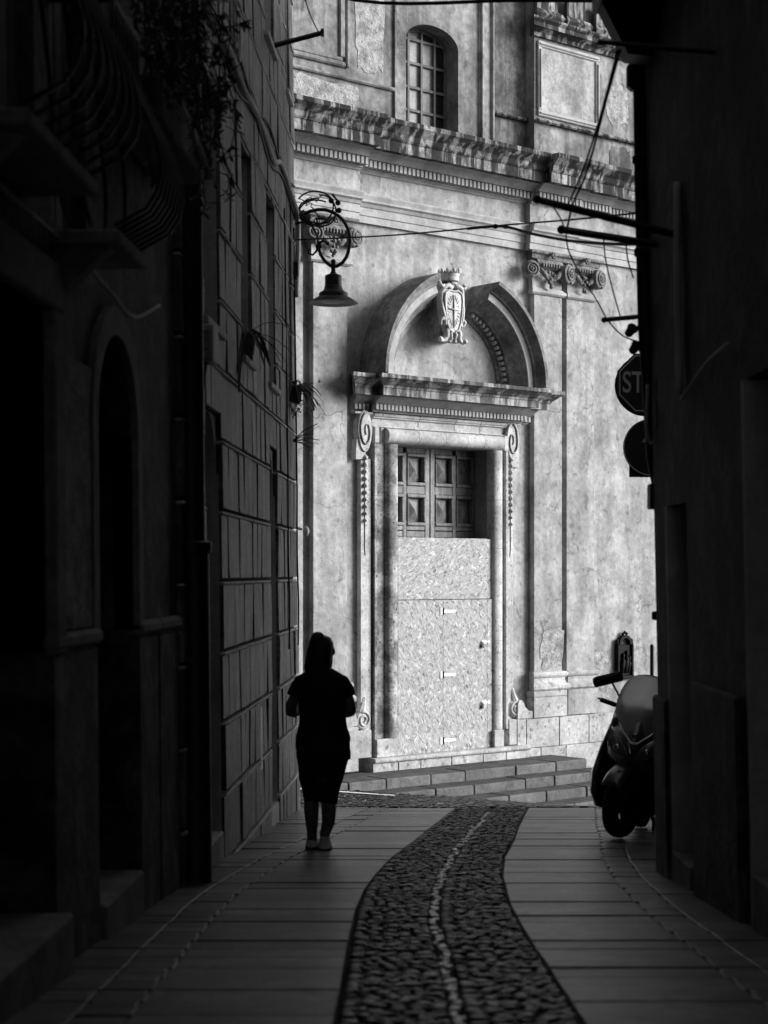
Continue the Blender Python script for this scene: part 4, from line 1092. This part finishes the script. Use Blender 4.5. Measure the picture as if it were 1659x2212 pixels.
# dry vine wreath of cable above the hoop
vine = MB(); rr = random.Random(14)
for k in range(4):
    cx, cz = LX-.17+rr.uniform(-.03, .03), 3.78+rr.uniform(-.03, .05); ax, az = .19+rr.uniform(-.03, .03), .13+rr.uniform(-.02, .05); ph = rr.uniform(-.5, .5)
    L = rr.uniform(1.3, 2.0)*math.pi; s0 = rr.uniform(0, 6)
    vine.tube([(cx+ax*math.cos(s0+L*i/22)*math.cos(ph)-az*math.sin(s0+L*i/22)*math.sin(ph), LY-.05+.03*math.sin(i*.5+k), cz+ax*math.cos(s0+L*i/22)*math.sin(ph)*.5+az*math.sin(s0+L*i/22)) for i in range(23)], .009, 5)
for k in range(8):
    a = Vector((LX-.40+rr.uniform(0, .12), LY-.04, 3.75+rr.uniform(-.1, .18))); q = [a]
    for j in range(5): q.append(q[-1]+Vector((rr.uniform(-.05, .07), rr.uniform(-.01, .01), rr.uniform(-.06, .07))))
    vine.tube(q, .006, 4)
for x, z in ((LX+.05, 3.86), (LX+.06, 3.78), (LX-.02, 3.88)): vine.ball((x, LY-.05, z), .03, 8, 6)
vine.tube([(LX+.06, LY-.05, 3.86), (LX-.01, LY-.05, 3.95)], .012, 6)
top('wire_tangle', vine, 'cable_black', lp(17.9, .1, 3.7), 'tangled loops of black wire above the lamp bracket', 'wire')

# ------------------------------------------------------------------ right-hand building
rb = empty('right_building', (WR, 9, gz(1.8, 9)), 'nearly black blotchy plastered building along the right edge', 'building')
def rmap(mb): mb.v = [(WR - x - .020*z, y, z) for x, y, z in mb.v]; return mb     # x = distance out of the wall; the wall leans in as it rises
def rp(Y, d, z): return (WR - d - .020*z, Y, z)
RY1 = 11.30
rholes = [(10.10, 10.75, -4, .42), (6.6, 8.40, -4, .95)]
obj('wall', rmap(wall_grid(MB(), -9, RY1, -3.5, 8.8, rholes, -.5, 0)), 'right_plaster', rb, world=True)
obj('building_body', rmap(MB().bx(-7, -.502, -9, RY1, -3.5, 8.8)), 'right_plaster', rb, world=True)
for Y0, Y1, _, zt in rholes:
    obj('door_leaf', rmap(MB().bx(-.4, -.36, Y0, Y1, -3.5, zt)), 'wood_dark', rb, world=True)
    obj('door_jamb', rmap(MB().bx(-.358, .012, Y1-.012, Y1+.05, -3.5, zt-.002)), 'reveal', rb, world=True)
    zg = gz(1.8, Y0); obj('doorstep', rmap(MB().bx(-.35, .02, Y0+.02, Y1-.015, zg-.3, zg+.14)), 'near_stone', rb, world=True, bev=.01)
for Y0, Y1, z0, z1 in ((8.6, 9.9, -3, -.62), (10.80, 11.28, -3, -.8), (5.0, 6.5, -3, -.6)):
    obj('plinth', rmap(MB().bx(-.01, .04, Y0, Y1, z0, z1)), 'right_plaster', rb, world=True, bev=.015)
# unseen building added behind the corner to keep sun off the alley
bb = empty('sun_block_building', (3.4, 15, gz(3, 15)), 'unseen plain building added beyond the right corner to block the sun', 'building')
obj('wall', MB().bx(3.12, 3.5, RY1+.01, 18.9, -4.5, 7.5), 'near_plaster', bb, world=True)  # wall of the added sun-blocking building
obj('sun_block_side', MB().bx(3.502, 10, RY1+.01, 18.9, -4.5, 7.5), 'near_plaster', bb, world=True)
for Y in (12.6, 14.6, 16.8):
    o = obj('window', MB().bx(3.09, 3.118, Y-.45, Y+.45, .6, 2.2), 'shutter_wood', bb, world=True); obj('sill', MB().bx(3.02, 3.115, Y-.52, Y+.52, .53, .595), 'sill_and_glint', o, world=True)  # windows and sills of the added sun-blocking building
# downpipe, cable trunk and box at the corner
dp = empty('corner_downpipe', (1.72, 11.42, gz(1.7, 11.4)), 'dark downpipe with a box running up the right-hand corner', 'drainpipe')
def WQ(px, py, Y): return ((px-829.5)/3700*Y, Y, (1238-py)/3700*Y)
obj('pipe', MB().tube([WQ(1440, 1890, 11.42), WQ(1438, 1500, 11.42), WQ(1435, 1110, 11.42), WQ(1412, 990, 11.42), WQ(1393, 700, 11.42), WQ(1386, 400, 11.42), WQ(1382, 100, 11.42), WQ(1378, -200, 11.42)], .048, 12), 'iron', dp, world=True, smooth='auto')
for py in (345, 545, 1330): 
    x, y, z = WQ({345: 1385, 545: 1389, 1330: 1427}[py], py, 11.42); obj('pipe_collar', MB().lathe([(.05, z-.03), (.06, z-.02), (.06, z+.02), (.05, z+.03)], 12, (x, y, 0)), 'iron', dp, world=True, smooth='auto')
x, y, z = WQ(1401, 1100, 11.4); obj('junction_box', MB().bx(x, x+.11, 11.33, 11.47, z, z+.17), 'scooter_plastic', dp, world=True, bev=.01)
x, y, z = WQ(1354, 196, 11.4); obj('bell_box', MB().bx(x, x+.10, 11.34, 11.46, z, z+.19), 'iron', dp, world=True, bev=.03)
for k, (pts, r, lab) in enumerate((
    ([(1415, -40), (1412, 300), (1416, 600), (1418, 800), (1424, 900), (1420, 960), (1440, 1010)], .017, 'grey conduit snaking down the right-hand corner'),
    ([(1399, 830), (1396, 920), (1404, 955), (1417, 950), (1424, 925)], .012, 'grey loop of cable hooked over the right-hand corner'))):
    cable('corner_cable', [WQ(px, py, 11.25) for px, py in pts], r, 'cable_grey', lab)
cable('wall_conduit', [rp(10.08, .02, 2.3), rp(10.08, .03, 1.8), rp(10.08, .03, 1.05)], .022, 'box_grey', 'grey conduit running down the right-hand wall', 'conduit')
cable('wall_cable', [rp(10.0, .03, 1.02), rp(9.2, .04, 1.12), rp(8.6, .04, 1.15)], .012, 'cable_grey', 'slanting cable on the right-hand wall')
# balcony corner silhouetted at the top right
bk = empty('balcony', rp(10.9, 0, 3.6), 'black underside of a balcony with a tapering bracket at the top right', 'balcony')
obj('slab', MB().bx(1.36, 1.75, 9.6, 11.2, 3.655, 3.80), 'iron', bk, world=True)
b_ = MB(); b_.prism([(1.39, 3.653), (1.75, 3.653), (1.75, 3.30), (1.56, 3.32)], 10.95, 11.15); obj('bracket', b_, 'iron', bk, world=True)
# clothes-drying rack arms with lines
for k, (A, B, r, lab) in enumerate((((1297, 91, 9.0), (1665, 124, 9.0), .014, 'upper black pole jutting from the right-hand wall'),
                                    ((1160, 431, 10.2), (1480, 512, 10.2), .022, 'middle black pole jutting from the right-hand wall'),
                                    ((1213, 496, 11.0), (1420, 528, 11.0), .024, 'lower thick black pole jutting from the right-hand corner'),
                                    ((1305, 691, 11.42), (1392, 683, 11.42), .016, 'short dark metal bar above the stop sign'))):
    a, b = WQ(*A), WQ(*B)
    t = top('rack_pole' if k < 3 else 'sign_bar', MB().tube([a, b], r, 4 if k != 0 else 8).ball(a, r*1.25, 8, 5), 'iron', b, lab, 'pole', 'drying rack poles' if k < 3 else None)
for k, (pts, r, lab) in enumerate((
    ([(1334, 108, 9.0), (1300, 240, 9.5), (1262, 360, 10.0), (1228, 440, 10.2)], .006, 'rope slanting from the upper pole to the middle pole'),
    ([(1340, 108, 9.0), (1310, 215, 9.4), (1268, 370, 10.0), (1238, 440, 10.3), (1224, 498, 11.0)], .007, 'second rope slanting from the upper pole to the lower pole'),
    ([(1190, 440, 10.2), (1210, 470, 10.6), (1222, 500, 11.0)], .005, 'short cord between the middle and lower poles'),
    ([(1222, 500, 11.0), (1228, 540, 11.2), (1252, 590, 11.3), (1290, 650, 11.5), (1312, 690, 11.42), (1345, 725, 11.4), (1385, 740, 11.4)], .005, 'thin cord hanging from the lower pole to the stop sign bar'),
    ([(1304, 512, 11.0), (1308, 560, 11.4), (1322, 620, 11.4), (1340, 684, 11.42)], .005, 'thin cord hanging from the middle of the lower pole'),
    ([(1352, 520, 11.0), (1356, 560, 11.2), (1368, 600, 11.3)], .005, 'short cord hanging at the right end of the lower pole'))):
    cable('cord', [WQ(*p) for p in pts], r, 'cable_black', lab, 'cord')
# overhead wires across the alley
cable('overhead_wire', [lp(17.95, .02, 3.49), WQ(850, 508, 16.6), WQ(1080, 487, 15.0), WQ(1240, 474, 13.2), WQ(1385, 459, 11.6)], .008, 'cable_black', 'black overhead wire crossing the alley below the cornice', 'wire')
cable('overhead_wire', [WQ(1010, 494, 15.4), WQ(1085, 489, 15.0), WQ(1150, 505, 14.2), WQ(1230, 520, 13.2), WQ(1320, 527, 12.2), WQ(1385, 527, 11.5)], .013, 'cable_black', 'thicker sagging cable branching off the overhead wire', 'wire')
ib = MB(); 
for px in (1070, 1092): ib.lathe([(.016, -.02), (.024, 0), (.016, .02)], 8, WQ(px, 489, 15.0), 'x')
top('wire_clamp', ib, 'iron', WQ(1080, 489, 15.0), 'small clamp where the overhead wires join', 'clamp')
cable('overhead_wire', [lp(14, .02, 5.0), (-.2, 12.5, 4.18), (.9, 12.0, 4.012), WQ(1300, 2, 11.5), WQ(1400, 5, 11.3)], .014, 'cable_black', 'black cable along the very top edge of the picture', 'wire')

# ------------------------------------------------------------------ road signs on a pole behind the right-hand corner
SX, SY = 2.645, 17.3
sg = empty('stop_sign', (SX+.05, SY+.06, gz(SX, SY)), 'stop sign above a round arrow sign, half hidden by the right-hand corner', 'road sign', rot=(0, 0, R(6)))
def sgo(nm, mb, m, par=None, **k): return obj(nm, mb, m, par or sg, **k)
HZ = gz(SX, SY)
zc = 1.915-HZ; zr = 1.27-HZ
sgo('pole', MB().tube([(.14, 0, -.1), (.14, 0, zc+.4)], .03, 12), 'iron', smooth='auto')
pl_ = sgo('stop_plate', MB().prism([(-.05+.325*math.cos(R(22.5+45*i)), zc+.325*math.sin(R(22.5+45*i))) for i in range(8)], -.06, -.045), 'sign_face', bev=.003)
sub('rim', MB().tube([(-.05+.30*math.cos(R(22.5+45*i)), -.062, zc+.30*math.sin(R(22.5+45*i))) for i in range(9)], .008, 4), 'sign_white', pl_)
sub('back_plate', MB().lathe([(.31, 0), (.31, .012)], 32, (-.062, -.04, zc-.02), 'y'), 'iron', pl_)
tcu = bpy.data.curves.new('stop_text', 'FONT'); tcu.body = 'STOP'; tcu.size = .285; tcu.align_x = 'CENTER'; tcu.align_y = 'CENTER'; tcu.extrude = .002; tcu.offset = .0035
to = bpy.data.objects.new('tmp_text', tcu); col.objects.link(to)
bpy.context.view_layer.update()
tme = bpy.data.meshes.new_from_object(to.evaluated_get(bpy.context.evaluated_depsgraph_get())); bpy.data.objects.remove(to)
tme.name = 'lettering'; tme.materials.clear(); tme.materials.append(MAT['sign_white'])
lt = inst('lettering', tme, pl_, (-.05, -.066, zc), (R(90), 0, 0), (.74, 1.05, 1))
rd = sgo('round_plate', MB().lathe([(.29, 0), (.29, .014)], 36, (.0, -.06, zr), 'y'), 'sign_face', smooth='auto')
sub('rim', MB().tube([(.283*math.cos(R(10*i)), -.062, zr+.283*math.sin(R(10*i))) for i in range(37)], .006, 4), 'sign_white', rd)
sub('arrow', MB().prism([(.04, zr+.24), (.18, zr+.05), (.085, zr+.05), (.085, zr-.21), (-.005, zr-.21), (-.005, zr+.05), (-.10, zr+.05)], -.066, -.0605), 'sign_white', rd)
sgo('lower_plate', MB().bx(-.22, .12, -.03, -.02, zr-.30, zr-.14), 'iron')
for z in (zc, zr): sgo('clamp', MB().bx(.05, .18, -.042, .035, z-.02, z+.02), 'iron')
fx = empty('spotlight', WQ(1368, 735, 11.42), 'pair of small black spotlights on the right-hand corner above the stop sign', 'spotlight')
for k, (px, py) in enumerate(((1362, 715), (1371, 752))):
    x, y, z = WQ(px, py, 11.42)
    obj('lamp_head', MB().lathe([(.012, -.05), (.028, -.035), (.034, .03), (.040, .035)], 12).xf(Matrix.Translation((x, y, z)) @ Matrix.Rotation(R(35), 4, 'Y') @ Matrix.Rotation(R(60), 4, 'X')), 'iron', fx, world=True, smooth='auto')
x, y, z = WQ(1384, 735, 11.42); obj('mount', MB().tube([(x-.03, y, z+.09), (x+.02, y, z+.05), (x, y, z-.08)], .014, 6), 'iron', fx, world=True)

# ------------------------------------------------------------------ unseen block added above and behind the camera to darken the near alley
br = empty('shade_block', (0, -2, 2.6), 'unseen block added over the near end of the alley for shade', 'building')
obj('underside', MB().bx(-2.4, 2.4, -9, 3.4, 2.6, 3.0), 'near_plaster', br, world=True)
obj('upper_wall', MB().bx(-2.4, 2.4, -9, 3.4, 3.002, 8.4), 'near_plaster', br, world=True)

# ------------------------------------------------------------------ woman walking away, seen from behind
WY = 13.0
PX0 = (880 + 460*.3527)*.6636
wx = (PX0-829.5)/3700*WY
wom = empty('person', (wx, WY, gz(wx, WY)+.004), 'person seen from behind walking, dark top and knee-length leggings, long dark hair', 'person')
def organic(name, mb, m, par, vox=.011, sm=6):
    o = obj(name, mb, m, par)
    r_ = o.modifiers.new('remesh', 'REMESH'); r_.mode = 'VOXEL'; r_.voxel_size = vox; r_.use_smooth_shade = True
    s_ = o.modifiers.new('smooth', 'SMOOTH'); s_.factor = .5; s_.iterations = sm
    return o
# local axes: x right, y away from the camera (walking direction), z up
b = MB()
b.loft([(.012, .01, 1.36, .055, .058), (.012, .015, 1.42, .052, .055), (.02, .02, 1.46, .07, .085), (.022, .022, 1.52, .083, .098), (.022, .02, 1.57, .078, .094), (.022, .015, 1.605, .05, .065), (.022, .015, 1.618, .015, .02)], 20)   # neck and head
b.ball((.058, .115, 1.475), (.018, .03, .03), 8, 6); b.ball((.05, .108, 1.43), (.03, .025, .02), 8, 6)       # nose, mouth turned slightly right
b.ball((.104, .02, 1.495), (.012, .022, .03), 8, 6); b.ball((-.058, .02, 1.495), (.012, .022, .03), 8, 6)     # ears
b.loft([(.02, .01, .72, .16, .11), (.02, .01, .9, .155, .10), (.02, .0, 1.1, .15, .10), (.02, .0, 1.28, .16, .09), (.018, .005, 1.35, .09, .07), (.015, .01, 1.40, .05, .05)], 20)
for s, sx, ex, wx_ in ((-1, -.155, -.222, -.12), (1, .185, .228, .15)):
    b.tube([(sx-s*.03, .0, 1.28), (sx+s*.012, -.005, 1.2), (ex, -.01, 1.09), (ex, .0, 1.045), (ex-s*.02, .09, 1.03), (wx_+s*.01, .22, 1.08), (wx_, .26, 1.10)], [.035, .040, .044, .046, .043, .032, .027], 14)
    hx, hy, hz_ = wx_, .29, 1.115                          # hand: palm, four fingers curled round a phone, thumb from the side
    b.ball((hx-s*.01, hy, hz_), (.034, .048, .022), 10, 8)
    for k in range(4):
        q = [(hx-s*(.03-.019*k), hy+.03, hz_), (hx-s*(.034-.019*k), hy+.075-.006*abs(k-1.5), hz_+.008), (hx-s*(.040-.019*k), hy+.09-.008*abs(k-1.5), hz_+.035), (hx-s*(.040-.019*k), hy+.075, hz_+.05)]
        b.tube(q, [.010, .0095, .009, .008], 8)
    b.tube([(hx-s*.03, hy-.02, hz_+.005), (hx-s*.05, hy+.015, hz_+.025), (hx-s*.045, hy+.045, hz_+.045)], [.012, .011, .009], 8)
for s, hx_, kx, ax, fy in ((-1, -.075, -.066, -.062, .03), (1, .095, .066, .036, -.05)):
    b.tube([(hx_, .0, .80), (hx_*.98, .0, .62), (kx+.01*s, .01, .47), (kx, .0, .38), (kx, -.02, .30), (kx*.95, -.015, .20), (ax, -.005+fy*.3, .12), (ax, fy*.5, .07)], [.10, .088, .066, .058, .058, .050, .040, .038], 16)
    b.loft([(ax-.002, .06+fy, .012, .036, .10), (ax-.002, .06+fy, .035, .036, .10), (ax, .045+fy, .06, .032, .075), (ax, .01+fy*.5, .085, .032, .04)], 14)
body = organic('body', b, 'skin', wom, .009, 4)
c = MB()                                                   # dark short-sleeved top
c.loft([(.022, .0, .80, .205, .135), (.022, .0, .845, .212, .138), (.02, .0, .92, .188, .130), (.02, .0, .985, .178, .122), (.02, .0, 1.06, .183, .125), (.02, -.002, 1.15, .192, .125), (.018, -.002, 1.24, .196, .118), (.016, .0, 1.30, .182, .100), (.014, .002, 1.345, .125, .082), (.012, .005, 1.375, .07, .066)], 26)
c.loft([(.115, .0, .68, .118, .125), (.112, 0, .72, .122, .13), (.10, 0, .80, .125, .13), (.09, 0, .86, .12, .12)], 20)
c.loft([(-.02, .0, .745, .165, .13), (-.015, 0, .80, .175, .132), (0, 0, .86, .18, .13)], 20)
for s, sx, ex in ((-1, -.158, -.205), (1, .178, .218)):
    c.tube([(sx-s*.06, .0, 1.285), (sx-s*.012, -.002, 1.262), (sx+s*.020, -.005, 1.21), (ex, -.008, 1.155)], [.060, .062, .060, .057], 16)
organic('shirt', c, 'cloth_black', wom, .010, 5)
c = MB()                                                   # knee-length leggings
c.loft([(.022, .0, .56, .145, .10), (.02, -.005, .64, .186, .13), (.022, -.01, .72, .204, .145), (.024, -.01, .80, .205, .14), (.024, 0, .86, .19, .125)], 26)
for s, hx_, kx in ((-1, -.072, -.056), (1, .102, .066)):
    c.tube([(hx_, .0, .70), (hx_, .0, .62), (kx+s*.030, .005, .53), (kx+s*.012, .008, .46), (kx+s*.004, .0, .40), (kx, -.006, .345 if s > 0 else .36)], [.110, .098, .078, .072, .069, .067], 18)
organic('leggings', c, 'cloth_dark', wom, .010, 4)
c = MB()                                                   # long hair tied up at the crown and falling over the back
c.loft([(.0, -.085, 1.18, .018, .014), (-.005, -.095, 1.24, .05, .025), (-.015, -.085, 1.31, .085, .04), (-.022, -.06, 1.38, .098, .062), (-.012, -.03, 1.45, .10, .095), (.0, -.01, 1.52, .098, .11), (.012, .0, 1.565, .088, .105), (.02, .005, 1.605, .06, .08), (.02, .005, 1.622, .02, .03)], 20)
c.loft([(-.045, -.05, 1.46, .05, .05), (-.030, -.055, 1.54, .058, .06), (-.020, -.05, 1.595, .056, .06), (-.016, -.045, 1.632, .046, .05), (-.016, -.045, 1.650, .022, .024)], 16)
c.tube([(-.07, -.05, 1.44), (-.088, -.06, 1.38), (-.098, -.065, 1.31)], [.035, .03, .012], 8)
c.tube([(.07, .0, 1.47), (.075, -.02, 1.40), (.072, -.03, 1.33)], [.03, .022, .008], 8)
organic('hair', c, 'hair', wom, .009, 4)
g_ = MB(); g_.tube([(.104, .02, 1.50), (.108, .08, 1.498), (.102, .12, 1.495)], .004, 5); g_.tube([(.102, .12, 1.495), (.06, .14, 1.49)], .004, 5); obj('glasses', g_, 'scooter_plastic', wom)
for s, ax, fy in ((-1, -.062, .03), (1, .036, -.05)):
    sh_ = MB(); sh_.loft([(ax, .055+fy, 0, .050, .118), (ax, .055+fy, .022, .053, .122), (ax, .055+fy, .03, .050, .118), (ax, .05+fy, .055, .046, .105), (ax, .02+fy, .085, .037, .068), (ax, .0+fy, .10, .036, .05)], 18)
    shoe = obj('shoe', sh_, 'shoe', wom, smooth='auto')
    obj('sole', MB().loft([(ax, .055+fy, -.004, .055, .124), (ax, .055+fy, .016, .056, .126)], 18), 'rubber', shoe)
ph = MB().bx(-.03, .065, .345, .355, 1.10, 1.25)
tag(obj('phone', ph, 'scooter_plastic', None, loc=(wx, WY, gz(wx, WY)), bev=.006), 'dark phone held in front of the walking person', 'phone')

# ------------------------------------------------------------------ maxi scooter parked behind the right-hand corner, facing the camera
SCX, SCY = 2.10, 14.66
sco = empty('motor_scooter', (SCX, SCY, gz(SCX, SCY)+.003), 'large dark motor scooter with tall windscreen parked by the right-hand corner', 'scooter', rot=(math.atan(-SLOPE), R(9), R(-16)))
def so(nm, mb, m, par=None, **k): return obj(nm, mb, m, par or sco, **k)
def wheel(cy, yaw, cx=0):
    M_ = Matrix.Translation((cx, cy, .275)) @ Matrix.Rotation(yaw, 4, 'Z')
    ty = MB(); n = 36; prof = [(.19, -.055), (.235, -.066), (.262, -.05), (.275, -.02), (.275, .02), (.262, .05), (.235, .066), (.19, .055)]
    wv = so('wheel', MB().lathe([(.05, -.05), (.05, .05)], 14, ax='x').xf(M_), 'scooter_plastic', smooth='auto')
    vs = []
    for k in range(n):
        a = 2*math.pi*k/n; vs += [(h, r*math.cos(a), r*math.sin(a)) for r, h in prof]
    m = len(prof); ty.add(vs, [(k*m+i, k*m+(i+1) % m, ((k+1) % n)*m+(i+1) % m, ((k+1) % n)*m+i) for k in range(n) for i in range(m)])
    sub('tyre', ty.xf(M_), 'rubber', wv, smooth=True)
    rm = MB(); vs = []
    prof = [(.165, -.05), (.195, -.054), (.195, .054), (.165, .05)]
    for k in range(n):
        a = 2*math.pi*k/n; vs += [(h, r*math.cos(a), r*math.sin(a)) for r, h in prof]
    rm.add(vs, [(k*4+i, k*4+(i+1) % 4, ((k+1) % n)*4+(i+1) % 4, ((k+1) % n)*4+i) for k in range(n) for i in range(4)])
    for k in range(5):
        a = 2*math.pi*k/5; rm.tube([(0, .04*math.cos(a), .04*math.sin(a)), (0, .17*math.cos(a), .17*math.sin(a))], [.03, .02], 6)
    sub('rim', rm.xf(M_), 'wheel_alloy', wv, smooth='auto')
    d_ = MB(); d_.lathe([(.07, -.002), (.12, -.002), (.12, .002), (.07, .002)], 24, (-.075, 0, 0), 'x'); sub('brake_disc', d_.xf(M_), 'chrome', wv)
    return wv
FY = -.62
wheel(FY, R(-20), -.02)
wheel(.72, 0)
def shell(pts):                                        # loft of horizontal rows: (z, front y, half width, depth, roundness)
    mb = MB(); n = 16; vs = []
    for z, yf, hw, dp, p in pts:
        for k in range(n+1):
            t = -1+2*k/n
            vs.append((hw*t, yf+dp*abs(t)**(2*p), z))
        vs.append((hw*.9, yf+dp+.05, z)); vs.append((-hw*.9, yf+dp+.05, z))
    m = n+3
    fs = [(i*m+k, i*m+(k+1) % m, (i+1)*m+(k+1) % m, (i+1)*m+k) for i in range(len(pts)-1) for k in range(m)]
    fs += [tuple(range(m))[::-1], tuple((len(pts)-1)*m+k for k in range(m))]
    return mb.add(vs, fs)
# fender over the front wheel
fe = MB(); n = 18; vs = []
for k in range(n+1):
    a = R(25)+R(150)*k/n
    for j in range(9):
        t = -math.pi/2+math.pi*j/8; rr_ = .30+.035*math.cos(t); vs.append((.088*math.sin(t), -rr_*math.cos(a), rr_*math.sin(a)))
fe.add(vs, [(i*9+j, i*9+j+1, (i+1)*9+j+1, (i+1)*9+j) for i in range(n) for j in range(8)])
o = so('front_fender', fe.xf(Matrix.Translation((-.02, FY, .285)) @ Matrix.Rotation(R(-20), 4, 'Z')), 'scooter_paint', smooth=True)
o.modifiers.new('solid', 'SOLIDIFY').thickness = .006
for s in (-1, 1): so('fork_leg', MB().tube([(s*.085-.02, FY+s*.03, .27), (s*.08, FY+.12, .55), (s*.07, FY+.2, .8)], .024, 10), 'scooter_plastic', smooth=True)
# front fairing in two halves of panels
so('fairing', shell([(.50, -.62, .12, .20, .8), (.56, -.70, .19, .22, .8), (.66, -.77, .235, .26, .75), (.76, -.77, .25, .28, .7), (.86, -.70, .262, .30, .7), (.95, -.60, .262, .26, .7), (1.03, -.50, .255, .2, .75), (1.05, -.46, .24, .17, .8)]), 'scooter_paint', smooth=True)
so('leg_shield', shell([(.20, -.30, .20, .12, .6), (.26, -.36, .27, .16, .6), (.42, -.42, .32, .20, .6), (.60, -.46, .315, .24, .6), (.80, -.48, .285, .24, .65), (.95, -.44, .25, .22, .7), (1.03, -.40, .215, .2, .7)]), 'scooter_plastic', smooth=True)
so('radiator_grille', MB().bx(-.13, .13, -.60, -.45, .36, .54), 'scooter_plastic', bev=.03)
for s in (-1, 1):
    o = so('side_panel', MB().loft([(s*.25, -.10, .20, .06, .30), (s*.30, -.10, .32, .065, .36), (s*.315, -.10, .48, .06, .38), (s*.29, -.10, .70, .05, .34), (s*.25, -.12, .92, .03, .26)], 18), 'scooter_paint', smooth=True)
    hl = MB(); hz0 = .745
    pts = [(.03, .66), (.12, .68), (.20, .74), (.225, .82), (.215, .88), (.14, .82), (.07, .76)]
    def ys(x, z): return -.80+.55*x*x*2.2+abs(z-.74)*.28-.012
    ce = (sum(p[0] for p in pts)/7, sum(p[1] for p in pts)/7)
    V = [(s*x, ys(x, z)+.005, z) for x, z in pts]+[(s*(ce[0]+(x-ce[0])*.72), ys(x, z)-.022, ce[1]+(z-ce[1])*.72) for x, z in pts]+[(s*ce[0], ys(*ce)-.03, ce[1])]
    hl.add(V, [(i, (i+1) % 7, 7+(i+1) % 7, 7+i) for i in range(7)]+[(7+i, 7+(i+1) % 7, 14) for i in range(7)])
    h_ = so('headlight', hl, 'lens', smooth=True)
    sub('reflector', MB().ball((s*.12, ys(.12, .74)-.014, .735), (.035, .02, .03), 10, 7), 'chrome', h_, smooth=True)
    sub('bezel', MB().tube([V[i % 7] for i in range(8)], .006, 5), 'chrome', h_, smooth=True)
    so('indicator', MB().ball((s*.20, -.62, .93), (.03, .05, .045), 10, 6), 'lens', smooth=True)
so('nose_trim', MB().add([(-.05, -.795, .79), (.05, -.795, .79), (.0, -.815, .66), (-.035, -.81, .785), (.035, -.81, .785), (0, -.83, .69)], [(0, 1, 4, 3), (1, 2, 5, 4), (2, 0, 3, 5), (3, 4, 5)]), 'chrome')
so('emblem', MB().lathe([(.018, 0), (.018, -.006), (.012, -.01)], 14, (0, -.765, .85), 'y'), 'chrome')
# tall windscreen
ws = MB(); n = 14; rows_ = [(.79, .03, -.74), (.84, .10, -.69), (.91, .17, -.63), (1.0, .235, -.545), (1.10, .25, -.46), (1.20, .235, -.39), (1.28, .205, -.335), (1.34, .165, -.295), (1.36, .13, -.285)]
vs = []
for z, hw, y0 in rows_:
    for k in range(n+1):
        t = -1+2*k/n; vs.append((hw*t, y0+.13*t*t*(hw/.25), z+(-.02*t*t if z > 1.3 else 0)))
ws.add(vs, [(i*(n+1)+k, i*(n+1)+k+1, (i+1)*(n+1)+k+1, (i+1)*(n+1)+k) for i in range(len(rows_)-1) for k in range(n)])
o = so('windscreen', ws, 'windscreen', smooth=True); o.modifiers.new('solid', 'SOLIDIFY').thickness = .005
so('screen_trim', MB().tube([(-.19, -.60, .95), (-.11, -.665, .86), (-.03, -.735, .785), (.03, -.735, .785), (.11, -.665, .86), (.19, -.60, .95)], .013, 8), 'chrome', smooth=True)
# handlebar, mirrors
so('handlebar', MB().tube([(-.34, -.22, 1.07), (-.2, -.27, 1.05), (0, -.3, 1.03), (.2, -.27, 1.05), (.34, -.22, 1.07)], .016, 8), 'iron', smooth=True)
so('dashboard', MB().loft([(0, -.28, .98, .2, .12), (0, -.30, 1.04, .17, .10), (0, -.31, 1.08, .12, .07)], 18), 'scooter_plastic', smooth=True)
for s in (-1, 1):
    so('grip', MB().tube([(s*.27, -.245, 1.06), (s*.40, -.20, 1.08)], .021, 10), 'rubber', smooth='auto')
    so('brake_lever', MB().tube([(s*.24, -.30, 1.06), (s*.33, -.30, 1.075), (s*.42, -.27, 1.09)], .009, 6), 'iron', smooth=True)
    so('lever_hinge', MB().ball((s*.22, -.27, 1.05), (.03, .03, .028), 8, 6), 'iron')
    mi = so('mirror', MB().loft([(s*.36, -.29, -.046, .105, .012), (s*.36, -.29, -.040, .125, .028), (s*.36, -.30, .0, .132, .036), (s*.36, -.29, .036, .125, .03), (s*.36, -.285, .044, .10, .012)], 16).xf(Matrix.Translation((0, 0, 1.265)) @ Matrix.Translation((s*.36, 0, 0)) @ Matrix.Rotation(s*R(-24 if True else 0), 4, 'Y').inverted() @ Matrix.Translation((-s*.36, 0, 0))), 'iron', smooth=True)
    sub('stem', MB().tube([(s*.20, -.28, 1.06), (s*.25, -.29, 1.15), (s*.32, -.29, 1.24)], .009, 6), 'iron', mi, smooth=True)
so('seat', MB().loft([(0, .45, .70, .16, .46), (0, .45, .76, .18, .50), (0, .46, .82, .17, .48), (0, .5, .85, .13, .40)], 22), 'rubber', smooth=True)
so('rear_body', MB().loft([(0, .55, .40, .18, .45), (0, .55, .52, .24, .55), (0, .55, .64, .22, .58), (0, .52, .72, .17, .52)], 22), 'scooter_paint', smooth=True)
so('floorboard', MB().loft([(0, .0, .20, .26, .40), (0, .0, .26, .30, .44), (0, .0, .32, .30, .44), (0, .02, .36, .26, .40)], 20), 'scooter_plastic', smooth=True)
for s in (-1, 1): so('stand_leg', MB().tube([(s*.12, .32, .30), (s*.18, .22, .01), (s*.25, .20, .0)], .014, 8), 'iron')
so('side_stand', MB().tube([(.10, -.05, .26), (.24, -.16, .10), (.36, -.24, .005)], .013, 8), 'iron')
so('exhaust', MB().tube([(.2, .3, .3), (.24, .6, .32), (.26, .95, .38)], [.03, .06, .055], 12), 'iron', smooth=True)
